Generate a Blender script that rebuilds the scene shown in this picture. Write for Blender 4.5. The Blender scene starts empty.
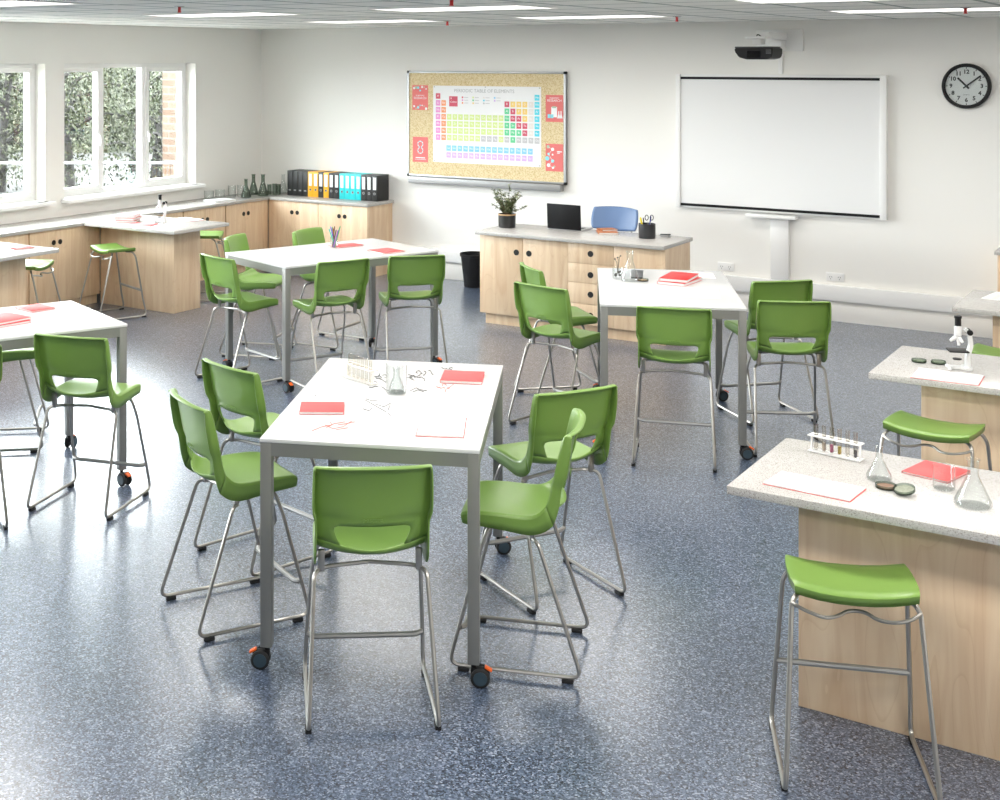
import bpy, bmesh, math, random
from mathutils import Vector, Matrix
random.seed(7)
C = bpy.context.scene.collection
sc = bpy.context.scene
R = math.radians
PI = math.pi

# ------------------------------------------------------------------ camera, sky, exposure
cam_d = bpy.data.cameras.new('camera')
cam = bpy.data.objects.new('camera', cam_d)
C.objects.link(cam)
cam_d.sensor_width = 36.0
cam_d.lens = 1314.77 * 36.0 / 1000.0
cam_d.shift_x = 0.15644
cam_d.shift_y = -0.33940
cam_d.clip_end = 300
cam.location = (0, 0, 2.37)
cam.rotation_euler = (R(90), 0, R(34.7299))
sc.camera = cam

world = bpy.data.worlds.new('sky')
sc.world = world
world.use_nodes = True
wn = world.node_tree
wn.nodes['Background'].inputs[0].default_value = (0.93, 0.97, 1.0, 1)
wn.nodes['Background'].inputs[1].default_value = 28.0

vs = sc.view_settings
vs.view_transform = 'Standard'
vs.look = 'None'
vs.gamma = 1.0
vs.use_curve_mapping = False
vs.exposure = 0.0
cy = sc.cycles
cy.use_denoising = True
cy.max_bounces = 10
cy.diffuse_bounces = 5
cy.glossy_bounces = 4
cy.transparent_max_bounces = 24
cy.transmission_bounces = 6
cy.sample_clamp_indirect = 6.0
cy.caustics_reflective = False
cy.caustics_refractive = False
cy.blur_glossy = 0.5

# room dimensions
XL, XR, YB, YF, ZC = -9.78, 2.0, 12.38, -4.0, 2.74
XG = -9.955                      # glazing plane
WZ0, WZ1 = 0.985, 2.34           # window opening heights
WINS = [(9.21 - 2.235 * k, 11.19 - 2.235 * k) for k in range(5)]

for k, (a, b) in enumerate(WINS):          # daylight portals in the window openings
    ld = bpy.data.lights.new('window_portal', 'AREA')
    ld.shape = 'RECTANGLE'
    ld.size = b - a
    ld.size_y = WZ1 - WZ0
    ld.cycles.is_portal = True
    lo = bpy.data.objects.new('window_portal', ld)
    C.objects.link(lo)
    lo.location = (XG - 0.06, (a + b) / 2, (WZ0 + WZ1) / 2)
    lo.rotation_euler = (R(90), 0, R(-90))

CEIL_EMIT = 7.5
CEIL_W = 30.0

# ------------------------------------------------------------------ materials
MATS = {}
def nt(name):
    m = bpy.data.materials.new(name)
    m.use_nodes = True
    t = m.node_tree
    return m, t, t.nodes['Principled BSDF']

def pbr(name, col, rough=0.5, metal=0.0, spec=0.5, coat=0.0, vary=0.0, bump=0.0, bscale=60):
    if name in MATS: return MATS[name]
    m, t, b = nt(name)
    b.inputs['Base Color'].default_value = (*col, 1)
    b.inputs['Roughness'].default_value = rough
    b.inputs['Metallic'].default_value = metal
    b.inputs['Specular IOR Level'].default_value = spec
    b.inputs['Coat Weight'].default_value = coat
    b.inputs['Coat Roughness'].default_value = 0.15
    tc = t.nodes.new('ShaderNodeTexCoord')
    nz = t.nodes.new('ShaderNodeTexNoise')
    nz.inputs['Scale'].default_value = bscale
    nz.inputs['Detail'].default_value = 3
    t.links.new(tc.outputs['Object'], nz.inputs['Vector'])
    if vary > 0:
        mx = t.nodes.new('ShaderNodeMix'); mx.data_type = 'RGBA'
        mx.inputs[6].default_value = (*[c * (1 - vary) for c in col], 1)
        mx.inputs[7].default_value = (*[min(1, c * (1 + vary)) for c in col], 1)
        t.links.new(nz.outputs['Fac'], mx.inputs[0])
        t.links.new(mx.outputs[2], b.inputs['Base Color'])
    if bump > 0:
        bp = t.nodes.new('ShaderNodeBump')
        bp.inputs['Strength'].default_value = bump
        bp.inputs['Distance'].default_value = 0.002
        t.links.new(nz.outputs['Fac'], bp.inputs['Height'])
        t.links.new(bp.outputs['Normal'], b.inputs['Normal'])
    MATS[name] = m
    return m

def ramp(t, pts, mode='LINEAR'):
    r = t.nodes.new('ShaderNodeValToRGB')
    r.color_ramp.interpolation = mode
    e = r.color_ramp.elements
    while len(e) > 1: e.remove(e[-1])
    e[0].position = pts[0][0]; e[0].color = (*pts[0][1], 1)
    for p, c in pts[1:]:
        n = e.new(p); n.color = (*c, 1)
    return r

def floor_mat():
    m, t, b = nt('speckled_vinyl')
    tc = t.nodes.new('ShaderNodeTexCoord')
    v = t.nodes.new('ShaderNodeTexVoronoi'); v.inputs['Scale'].default_value = 165
    t.links.new(tc.outputs['Object'], v.inputs['Vector'])
    sp = t.nodes.new('ShaderNodeSeparateColor')
    t.links.new(v.outputs['Color'], sp.inputs[0])
    r = ramp(t, [(0.0, (0.008, 0.013, 0.027)), (0.16, (0.032, 0.048, 0.084)), (0.38, (0.078, 0.108, 0.168)), (0.70, (0.15, 0.19, 0.27)), (0.90, (0.29, 0.335, 0.42))], 'CONSTANT')
    t.links.new(sp.outputs[0], r.inputs[0])
    nz = t.nodes.new('ShaderNodeTexNoise'); nz.inputs['Scale'].default_value = 260; nz.inputs['Detail'].default_value = 3
    t.links.new(tc.outputs['Object'], nz.inputs['Vector'])
    mx = t.nodes.new('ShaderNodeMix'); mx.data_type = 'RGBA'; mx.blend_type = 'OVERLAY'
    mx.inputs[0].default_value = 0.45
    t.links.new(r.outputs[0], mx.inputs[6]); t.links.new(nz.outputs['Fac'], mx.inputs[7])
    t.links.new(mx.outputs[2], b.inputs['Base Color'])
    b.inputs['Roughness'].default_value = 0.30
    b.inputs['Coat Weight'].default_value = 0.8
    b.inputs['Coat Roughness'].default_value = 0.24
    b.inputs['Specular IOR Level'].default_value = 0.6
    n2 = t.nodes.new('ShaderNodeTexNoise'); n2.inputs['Scale'].default_value = 9; n2.inputs['Detail'].default_value = 4
    t.links.new(tc.outputs['Object'], n2.inputs['Vector'])
    bp = t.nodes.new('ShaderNodeBump'); bp.inputs['Strength'].default_value = 0.04; bp.inputs['Distance'].default_value = 0.004
    t.links.new(n2.outputs['Fac'], bp.inputs['Height'])
    t.links.new(bp.outputs['Normal'], b.inputs['Normal'])
    return m

def wood_mat(name, scale=(14, 14, 1.3), c0=(0.73, 0.51, 0.32), c1=(0.86, 0.67, 0.465)):
    m, t, b = nt(name)
    tc = t.nodes.new('ShaderNodeTexCoord')
    mp = t.nodes.new('ShaderNodeMapping'); mp.inputs['Scale'].default_value = scale
    t.links.new(tc.outputs['Object'], mp.inputs['Vector'])
    n1 = t.nodes.new('ShaderNodeTexNoise'); n1.inputs['Scale'].default_value = 1.0; n1.inputs['Detail'].default_value = 5; n1.inputs['Distortion'].default_value = 1.2
    t.links.new(mp.outputs[0], n1.inputs['Vector'])
    mp2 = t.nodes.new('ShaderNodeMapping'); mp2.inputs['Scale'].default_value = (2.6, 2.6, 0.55)
    t.links.new(tc.outputs['Object'], mp2.inputs['Vector'])
    n2 = t.nodes.new('ShaderNodeTexNoise'); n2.inputs['Scale'].default_value = 1.0; n2.inputs['Detail'].default_value = 2
    t.links.new(mp2.outputs[0], n2.inputs['Vector'])
    mul = t.nodes.new('ShaderNodeMath'); mul.operation = 'MULTIPLY'; mul.inputs[1].default_value = 22
    t.links.new(n2.outputs['Fac'], mul.inputs[0])
    fr = t.nodes.new('ShaderNodeMath'); fr.operation = 'FRACT'
    t.links.new(mul.outputs[0], fr.inputs[0])
    r2 = ramp(t, [(0.0, (0.86, 0.80, 0.72)), (0.10, (1, 1, 1)), (1.0, (1, 1, 1))])
    t.links.new(fr.outputs[0], r2.inputs[0])
    r1 = ramp(t, [(0.3, c0), (0.7, c1)])
    t.links.new(n1.outputs['Fac'], r1.inputs[0])
    mx = t.nodes.new('ShaderNodeMix'); mx.data_type = 'RGBA'; mx.blend_type = 'MULTIPLY'; mx.inputs[0].default_value = 0.55
    t.links.new(r1.outputs[0], mx.inputs[6]); t.links.new(r2.outputs[0], mx.inputs[7])
    t.links.new(mx.outputs[2], b.inputs['Base Color'])
    b.inputs['Roughness'].default_value = 0.42
    return m

def speckle_mat(name, base, dark, light, scale=420, rough=0.25):
    m, t, b = nt(name)
    tc = t.nodes.new('ShaderNodeTexCoord')
    v = t.nodes.new('ShaderNodeTexVoronoi'); v.inputs['Scale'].default_value = scale
    t.links.new(tc.outputs['Object'], v.inputs['Vector'])
    sp = t.nodes.new('ShaderNodeSeparateColor'); t.links.new(v.outputs['Color'], sp.inputs[0])
    r = ramp(t, [(0.0, dark), (0.14, base), (0.8, light)], 'CONSTANT')
    t.links.new(sp.outputs[0], r.inputs[0])
    t.links.new(r.outputs[0], b.inputs['Base Color'])
    b.inputs['Roughness'].default_value = rough
    return m

def thin_glass(name, tint=(0.98, 0.99, 0.99), edge=(0.75, 0.8, 0.79), gloss=1.0, rough=0.02, edgeamt=0.6):
    if name in MATS: return MATS[name]
    m = bpy.data.materials.new(name); m.use_nodes = True
    t = m.node_tree; t.nodes.clear()
    out = t.nodes.new('ShaderNodeOutputMaterial')
    tr = t.nodes.new('ShaderNodeBsdfTransparent')
    gl = t.nodes.new('ShaderNodeBsdfGlossy'); gl.inputs['Roughness'].default_value = rough
    lw = t.nodes.new('ShaderNodeLayerWeight'); lw.inputs['Blend'].default_value = edgeamt
    mc = t.nodes.new('ShaderNodeMix'); mc.data_type = 'RGBA'
    mc.inputs[6].default_value = (*tint, 1); mc.inputs[7].default_value = (*edge, 1)
    t.links.new(lw.outputs['Facing'], mc.inputs[0])
    t.links.new(mc.outputs[2], tr.inputs[0])
    l2 = t.nodes.new('ShaderNodeLayerWeight'); l2.inputs['Blend'].default_value = 0.5
    fr = t.nodes.new('ShaderNodeMath'); fr.operation = 'POWER'; fr.inputs[1].default_value = 4.0
    t.links.new(l2.outputs['Facing'], fr.inputs[0])
    mu = t.nodes.new('ShaderNodeMath'); mu.operation = 'MULTIPLY_ADD'; mu.inputs[1].default_value = 0.8 * gloss; mu.inputs[2].default_value = 0.04 * gloss
    t.links.new(fr.outputs[0], mu.inputs[0])
    ms = t.nodes.new('ShaderNodeMixShader')
    t.links.new(mu.outputs[0], ms.inputs[0]); t.links.new(tr.outputs[0], ms.inputs[1]); t.links.new(gl.outputs[0], ms.inputs[2])
    t.links.new(ms.outputs[0], out.inputs[0])
    MATS[name] = m
    return m

def emit(name, col, s):
    m = bpy.data.materials.new(name); m.use_nodes = True
    t = m.node_tree; t.nodes.clear()
    out = t.nodes.new('ShaderNodeOutputMaterial'); e = t.nodes.new('ShaderNodeEmission')
    e.inputs[0].default_value = (*col, 1); e.inputs[1].default_value = s
    t.links.new(e.outputs[0], out.inputs[0])
    return m

def ceiling_mat():
    m, t, b = nt('ceiling_tiles')
    tc = t.nodes.new('ShaderNodeTexCoord')
    mp = t.nodes.new('ShaderNodeMapping'); mp.inputs['Location'].default_value = (0.2, 0.3, 0)
    t.links.new(tc.outputs['Object'], mp.inputs['Vector'])
    br = t.nodes.new('ShaderNodeTexBrick')
    br.offset = 0.0
    br.inputs['Scale'].default_value = 1.0
    br.inputs['Brick Width'].default_value = 0.6
    br.inputs['Row Height'].default_value = 0.6
    br.inputs['Mortar Size'].default_value = 0.022
    br.inputs['Mortar Smooth'].default_value = 0.0
    br.inputs['Color1'].default_value = (0.88, 0.88, 0.84, 1)
    br.inputs['Color2'].default_value = (0.90, 0.90, 0.87, 1)
    br.inputs['Mortar'].default_value = (0.36, 0.40, 0.38, 1)
    t.links.new(mp.outputs[0], br.inputs['Vector'])
    t.links.new(br.outputs['Color'], b.inputs['Base Color'])
    b.inputs['Roughness'].default_value = 0.9
    return m

def brick_mat():
    m, t, b = nt('pale_brick')
    tc = t.nodes.new('ShaderNodeTexCoord')
    mp = t.nodes.new('ShaderNodeMapping'); mp.inputs['Rotation'].default_value = (R(90), 0, 0)
    t.links.new(tc.outputs['Object'], mp.inputs['Vector'])
    br = t.nodes.new('ShaderNodeTexBrick')
    br.inputs['Scale'].default_value = 1.0
    br.inputs['Brick Width'].default_value = 0.26
    br.inputs['Row Height'].default_value = 0.105
    br.inputs['Mortar Size'].default_value = 0.012
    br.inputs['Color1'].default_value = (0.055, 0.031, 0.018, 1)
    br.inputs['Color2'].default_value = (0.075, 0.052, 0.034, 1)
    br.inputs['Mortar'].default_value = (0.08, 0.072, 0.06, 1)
    t.links.new(mp.outputs[0], br.inputs['Vector'])
    t.links.new(br.outputs['Color'], b.inputs['Base Color'])
    b.inputs['Roughness'].default_value = 0.9
    return m

def cork_mat():
    m, t, b = nt('cork')
    tc = t.nodes.new('ShaderNodeTexCoord')
    v = t.nodes.new('ShaderNodeTexVoronoi'); v.inputs['Scale'].default_value = 125
    t.links.new(tc.outputs['Object'], v.inputs['Vector'])
    sp = t.nodes.new('ShaderNodeSeparateColor'); t.links.new(v.outputs['Color'], sp.inputs[0])
    r = ramp(t, [(0.0, (0.56, 0.42, 0.20)), (0.3, (0.68, 0.53, 0.29)), (0.7, (0.78, 0.66, 0.42))])
    t.links.new(sp.outputs[0], r.inputs[0]); t.links.new(r.outputs[0], b.inputs['Base Color'])
    b.inputs['Roughness'].default_value = 0.9
    return m

M_floor = floor_mat()
M_wood = wood_mat('maple_panel')
M_laminate = speckle_mat('speckled_laminate', (0.50, 0.48, 0.455), (0.30, 0.275, 0.25), (0.57, 0.56, 0.54), 380)
M_ceil = ceiling_mat()
M_brick = brick_mat()
M_cork = cork_mat()
M_wall = pbr('painted_wall', (0.885, 0.87, 0.83), 0.8, spec=0.2, bump=0.05, bscale=200)
M_skirt = pbr('skirting_paint', (0.84, 0.82, 0.78), 0.45)
M_white = pbr('white_frame', (0.88, 0.875, 0.86), 0.35)
M_top = pbr('white_table_laminate', (0.70, 0.70, 0.695), 0.2)
M_grey = pbr('silver_paint', (0.25, 0.25, 0.235), 0.4, metal=0.3)
M_green = pbr('green_plastic', (0.185, 0.318, 0.065), 0.34, spec=0.5, bump=0.05, bscale=400)
M_rod = pbr('satin_steel', (0.40, 0.385, 0.36), 0.3, metal=0.85)
M_bar = pbr('grey_steel_bar', (0.34, 0.34, 0.33), 0.35, metal=0.6)
M_black = pbr('black_plastic', (0.008, 0.008, 0.009), 0.5, spec=0.25)
M_rubber = pbr('black_rubber', (0.015, 0.015, 0.015), 0.7)
M_hub = pbr('wheel_hub', (0.03, 0.055, 0.075), 0.4)
M_orange = pbr('orange_lever', (0.85, 0.13, 0.01), 0.4)
M_red = pbr('red_cover', (0.62, 0.035, 0.035), 0.5, spec=0.25)
M_pink = pbr('pink_red_cover', (0.68, 0.085, 0.085), 0.5, spec=0.25)
M_page = pbr('white_paper', (0.80, 0.80, 0.79), 0.7)
M_alu = pbr('aluminium', (0.38, 0.385, 0.39), 0.35, metal=0.7)
M_holeblk = pbr('black_hole_ring', (0.004, 0.004, 0.004), 0.5)
M_glass = thin_glass('clear_glass', edge=(0.83, 0.84, 0.83), edgeamt=0.25)
M_pane = thin_glass('window_glass', tint=(0.97, 0.98, 0.98), edge=(0.9, 0.93, 0.92), gloss=0.6)
M_smoke = thin_glass('grey_glass', tint=(0.72, 0.77, 0.73), edge=(0.30, 0.36, 0.32), edgeamt=0.35)
M_tube = thin_glass('test_tube_glass', tint=(0.96, 0.95, 0.93), edge=(0.76, 0.74, 0.71), edgeamt=0.3)
M_acr = thin_glass('clear_acrylic', tint=(0.93, 0.94, 0.93), edge=(0.7, 0.72, 0.7))
M_board = pbr('whiteboard_enamel', (0.86, 0.86, 0.855), 0.22)
M_ink = pbr('black_ink', (0.02, 0.02, 0.02), 0.6)
M_redink = pbr('red_ink', (0.7, 0.12, 0.08), 0.6)

# ------------------------------------------------------------------ mesh helpers
def obj(name, bm, mat, parent=None, smooth=35, kind=None):
    me = bpy.data.meshes.new(name)
    bm.normal_update()
    bm.to_mesh(me); bm.free()
    o = bpy.data.objects.new(name, me)
    C.objects.link(o)
    for m in (mat if isinstance(mat, (list, tuple)) else [mat]):
        me.materials.append(m)
    if smooth:
        me.shade_smooth()
        me.set_sharp_from_angle(angle=R(smooth))
    if parent: o.parent = parent
    if kind: o['kind'] = kind
    return o

def tag(o, label, cat, group=None):
    o['label'] = label; o['category'] = cat
    if group: o['group'] = group
    return o

def thing(name, label, cat, loc=(0, 0, 0), rz=0.0, group=None):
    o = bpy.data.objects.new(name, None); C.objects.link(o)
    o.empty_display_size = 0.1
    o.location = loc; o.rotation_euler = (0, 0, rz)
    return tag(o, label, cat, group)

KIDS = {}
def copy_tree(o, parent=None):
    c = o.copy(); C.objects.link(c)
    if parent: c.parent = parent
    for ch in list(o.children): copy_tree(ch, c)
    return c
def dup(root, loc, rz, label, group=None):
    r = copy_tree(root)
    r.location = loc; r.rotation_euler = (0, 0, rz); r['label'] = label
    if group: r['group'] = group
    return r

def box(bm, x0, x1, y0, y1, z0, z1, bev=0.0, mi=0, mat=None):
    vs_ = [bm.verts.new((x, y, z)) for x in (x0, x1) for y in (y0, y1) for z in (z0, z1)]
    fs = []
    for idx in ((0, 1, 3, 2), (4, 6, 7, 5), (0, 4, 5, 1), (2, 3, 7, 6), (0, 2, 6, 4), (1, 5, 7, 3)):
        f = bm.faces.new([vs_[i] for i in idx]); f.material_index = mi; fs.append(f)
    if mat is not None:
        for v in vs_: v.co = mat @ v.co
    if bev > 0:
        es = list({e for f in fs for e in f.edges})
        r = bmesh.ops.bevel(bm, geom=es, offset=bev, segments=2, affect='EDGES', profile=0.5)
        for f in r['faces']: f.material_index = mi
    return bm

def B(): return bmesh.new()
def bx(*a, **k): return box(B(), *a, **k)

def fillet(pts, rad, n=5):
    pts = [Vector(p) for p in pts]
    out = [pts[0]]
    for i in range(1, len(pts) - 1):
        a, b, c = pts[i - 1], pts[i], pts[i + 1]
        r_ = rad[i] if isinstance(rad, (list, tuple)) else rad
        d1, d2 = (a - b), (c - b)
        l = min(r_, d1.length * 0.49, d2.length * 0.49)
        p, q = b + d1.normalized() * l, b + d2.normalized() * l
        for k in range(n + 1):
            t = k / n
            out.append(p * (1 - t) ** 2 + b * 2 * t * (1 - t) + q * t * t)
    out.append(pts[-1])
    return out

def tube(bm, pts, r, seg=8, cap=True, mi=0):
    pts = [Vector(p) for p in pts]
    n = len(pts)
    rings = []
    up = None
    for i in range(n):
        if i == 0: d = pts[1] - pts[0]
        elif i == n - 1: d = pts[-1] - pts[-2]
        else: d = (pts[i + 1] - pts[i]).normalized() + (pts[i] - pts[i - 1]).normalized()
        d.normalize()
        if up is None:
            up = Vector((0, 0, 1)) if abs(d.z) < 0.9 else Vector((1, 0, 0))
        s = d.cross(up)
        if s.length < 1e-5: s = d.cross(Vector((0, 1, 0)))
        s.normalize(); up = s.cross(d).normalized()
        rr = r[i] if isinstance(r, (list, tuple)) else r
        rings.append([bm.verts.new(pts[i] + (s * math.cos(a) + up * math.sin(a)) * rr) for a in [2 * PI * k / seg for k in range(seg)]])
    for i in range(n - 1):
        for k in range(seg):
            f = bm.faces.new((rings[i][k], rings[i][(k + 1) % seg], rings[i + 1][(k + 1) % seg], rings[i + 1][k])); f.material_index = mi
    if cap:
        f = bm.faces.new(list(reversed(rings[0]))); f.material_index = mi
        f = bm.faces.new(rings[-1]); f.material_index = mi
    return bm

def lathe(bm, prof, c=(0, 0, 0), seg=24, mi=0, axis='Z'):
    """prof: list of (radius, height)"""
    rings = []
    def P(x, y, z):
        if axis == 'Y': x, y, z = x, z, y
        if axis == 'X': x, y, z = z, x, y
        return (c[0] + x, c[1] + y, c[2] + z)
    for r, h in prof:
        if r < 1e-6: rings.append([bm.verts.new(P(0, 0, h))])
        else: rings.append([bm.verts.new(P(r * math.cos(2 * PI * k / seg), r * math.sin(2 * PI * k / seg), h)) for k in range(seg)])
    for i in range(len(rings) - 1):
        a, b = rings[i], rings[i + 1]
        for k in range(seg):
            k2 = (k + 1) % seg
            if len(a) == 1 and len(b) == 1: continue
            if len(a) == 1: f = bm.faces.new((a[0], b[k2], b[k]))
            elif len(b) == 1: f = bm.faces.new((a[k], a[k2], b[0]))
            else: f = bm.faces.new((a[k], a[k2], b[k2], b[k]))
            f.material_index = mi
    bmesh.ops.recalc_face_normals(bm, faces=bm.faces)
    return bm

def prism(bm, poly, h0, h1, mat=None, mi=0):
    """poly in xy, extruded in z, then transformed"""
    a = [bm.verts.new((x, y, h0)) for x, y in poly]
    b = [bm.verts.new((x, y, h1)) for x, y in poly]
    n = len(poly)
    fs = [bm.faces.new(list(reversed(a))), bm.faces.new(b)]
    for i in range(n): fs.append(bm.faces.new((a[i], a[(i + 1) % n], b[(i + 1) % n], b[i])))
    for f in fs: f.material_index = mi
    if mat is not None:
        for v in a + b: v.co = mat @ v.co
    bmesh.ops.recalc_face_normals(bm, faces=fs)
    return bm

def text_into(bm, s, size, mat, mi=0, extr=0.0003, align='CENTER', bold=0.0):
    cu = bpy.data.curves.new('txt', 'FONT')
    cu.body = s; cu.size = size; cu.align_x = align; cu.align_y = 'CENTER'; cu.extrude = extr; cu.resolution_u = 2; cu.offset = bold
    o = bpy.data.objects.new('txt', cu)
    me = bpy.data.meshes.new_from_object(o)
    me.transform(mat)
    n0 = len(bm.faces)
    bm.from_mesh(me)
    bm.faces.ensure_lookup_table()
    for f in bm.faces[n0:]: f.material_index = mi
    bpy.data.objects.remove(o); bpy.data.curves.remove(cu); bpy.data.meshes.remove(me)
    return bm

# ------------------------------------------------------------------ room shell
obj('floor', bx(XL - 0.3, XR + 0.1, YF - 0.1, YB + 0.1, -0.1, 0), M_floor, kind='structure')
obj('ceiling', bx(XL - 0.3, XR + 0.1, YF - 0.1, YB + 0.1, ZC, ZC + 0.1), M_ceil, kind='structure')
obj('wall_back', bx(XL - 0.3, XR + 0.1, YB, YB + 0.12, -0.1, ZC), M_wall, kind='structure')
obj('wall_right', bx(XR, XR + 0.1, YF, YB, -0.1, ZC), M_wall, kind='structure')
obj('wall_front', bx(XL - 0.3, XR + 0.1, YF - 0.1, YF, -0.1, ZC), M_wall, kind='structure')
b = B()
box(b, XL - 0.28, XL, YF, YB, -0.1, WZ0)
box(b, XL - 0.28, XL, YF, YB, WZ1, ZC)
edges = sorted([v for w in WINS for v in w])
ys = [YF] + edges + [YB]
for i in range(0, len(ys), 2): box(b, XL - 0.28, XL, ys[i], ys[i + 1], WZ0, WZ1)
obj('wall_left', b, M_wall, kind='structure')
obj('baseboard_back', bx(-7.9, XR, YB - 0.014, YB - 0.0005, 0.0, 0.155, bev=0.003), M_skirt, kind='structure')
obj('trim_1', bx(-7.91, XR, YB - 0.05, YB - 0.0005, 0.19, 0.33, bev=0.006), M_white, kind='structure')

def window(k, y0, y1):
    w = bpy.data.objects.new('window_%d' % (k + 1), None); C.objects.link(w)
    w.location = (XG, (y0 + y1) / 2, WZ0); w['kind'] = 'structure'
    L = (y1 - y0) / 2 - 0.0005; Hh = WZ1 - WZ0 - 0.001
    fr = B()
    box(fr, -0.05, 0.03, -L, L, 0.001, 0.045); box(fr, -0.05, 0.03, -L, L, Hh - 0.045, Hh)
    box(fr, -0.05, 0.03, -L, -L + 0.045, 0.045, Hh - 0.045); box(fr, -0.05, 0.03, L - 0.045, L, 0.045, Hh - 0.045)
    m1, m2 = -L + 0.045 + (2 * L - 0.09) * 0.325, -L + 0.045 + (2 * L - 0.09) * 0.66
    for mm in (m1, m2): box(fr, -0.05, 0.03, mm - 0.028, mm + 0.028, 0.045, Hh - 0.045)
    obj('window_frame', fr, M_white, w)
    spans = [(-L + 0.045, m1 - 0.028), (m1 + 0.028, m2 - 0.028), (m2 + 0.028, L - 0.045)]
    for i, (a, c) in enumerate(spans):
        t = 0.042 if i != 1 else 0.012
        if i != 1:
            s = B()
            box(s, -0.03, 0.045, a, c, 0.045, 0.045 + t, bev=0.003); box(s, -0.03, 0.045, a, c, Hh - 0.045 - t, Hh - 0.045, bev=0.003)
            box(s, -0.03, 0.045, a, a + t, 0.045 + t, Hh - 0.045 - t); box(s, -0.03, 0.045, c - t, c, 0.045 + t, Hh - 0.045 - t)
            sash = obj('window_sash', s, M_white, w)
            hy = a + t / 2 if i == 2 else c - t / 2
            hb = bx(0.045, 0.062, hy - 0.012, hy + 0.012, 0.55, 0.62, bev=0.003)
            box(hb, 0.062, 0.078, hy - 0.008, hy + 0.008, 0.50, 0.60, bev=0.003)
            obj('window_handle', hb, M_white, sash)
        obj('window_pane', bx(-0.012, -0.006, a + t, c - t, 0.045 + t, Hh - 0.045 - t), M_pane, w, smooth=0)
    obj('window_sill', bx(0.03, 0.26, -L, L, -0.001, 0.003), M_white, w)
    sb = B()
    box(sb, -0.01, 0.10, -0.05 - L, L + 0.05, -0.035, 0.003, bev=0.006)
    o = obj('window_ledge', sb, M_white, w); o.location = (XL - XG + 0.012, 0, 0)
for k, (a, c) in enumerate(WINS): window(k, a, c)

# ------------------------------------------------------------------ ceiling fittings
def ceiling_light(x, y, label, pw=1.0):
    t = thing('ceiling_light', label, 'ceiling light', (x, y, ZC), 0, 'recessed ceiling lights')
    f = B()
    w, d = 0.6, 0.3
    box(f, -w, w, -d, -d + 0.02, -0.006, -0.0005); box(f, -w, w, d - 0.02, d, -0.006, -0.0005)
    box(f, -w, -w + 0.02, -d + 0.02, d - 0.02, -0.006, -0.0005); box(f, w - 0.02, w, -d + 0.02, d - 0.02, -0.006, -0.0005)
    obj('frame', f, M_white, t)
    obj('diffuser', bx(-w + 0.02, w - 0.02, -d + 0.02, d - 0.02, -0.004, -0.001), M_diff, t, smooth=0)
    ld = bpy.data.lights.new('lamp', 'AREA'); ld.shape = 'RECTANGLE'; ld.size = 1.1; ld.size_y = 0.5
    ld.energy = CEIL_W * pw; ld.color = (1.0, 0.97, 0.925)
    lo = bpy.data.objects.new('lamp', ld); C.objects.link(lo); lo.parent = t; lo.location = (0, 0, -0.012)
M_diff = emit('diffuser_glow', (1.0, 0.97, 0.92), 2.5)
for lx in (-2.0, 0.4):  # unseen panels added as fill for the near bench fronts
    ceiling_light(lx, 0.9, 'unseen lit ceiling panel added above the camera side to brighten the near bench', 1.0)
for lx, ln in [(-6.8, 'left'), (-4.6, 'middle'), (-2.0, 'right')]:
    for ly, nn in [(10.27, 'in the row nearest the back wall'), (8.1, 'in the second row from the back wall')]:
        ceiling_light(lx, ly, 'lit rectangular ceiling panel, %s one %s' % (ln, nn), .8)
for lx in (-6.8, -4.4, -2.0, 0.4):
    for ly in (5.7, 3.3):
        ceiling_light(lx, ly, 'lit rectangular ceiling panel above the front of the classroom, out of the photo', 1.3 if ly > 5 else (1.6 if lx > 0 else .8))

def sprinkler(x, y, label, first=[None]):
    if first[0] is None:
        t = thing('fire_sprinkler', label, 'sprinkler', (x, y, ZC), 0, 'red-tipped ceiling sprinklers')
        obj('rose', lathe(B(), [(0, -0.001), (0.035, -0.001), (0.035, -0.006), (0.012, -0.012), (0, -0.012)], seg=16), pbr('chrome', (0.6, 0.6, 0.6), 0.2, metal=0.9), t)
        obj('head', lathe(B(), [(0, -0.012), (0.011, -0.012), (0.011, -0.038), (0.014, -0.041), (0.014, -0.045), (0, -0.045)], seg=12), pbr('red_head', (0.65, 0.02, 0.02), 0.4), t)
        first[0] = t
    else: dup(first[0], (x, y, ZC), 0, label)
sprinkler(-6.0, 6.70, 'red-tipped sprinkler on the ceiling, leftmost of all')
sprinkler(-3.92, 6.78, 'red-tipped sprinkler cut by the top photo edge above the noticeboard')
sprinkler(-6.15, 10.56, 'small red-tipped sprinkler on the ceiling close above the noticeboard')
sprinkler(-3.96, 10.59, 'small red-tipped sprinkler on the ceiling above left of the whiteboard')
sprinkler(-1.65, 9.95, 'red-tipped sprinkler on the ceiling above the wall clock')

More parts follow.
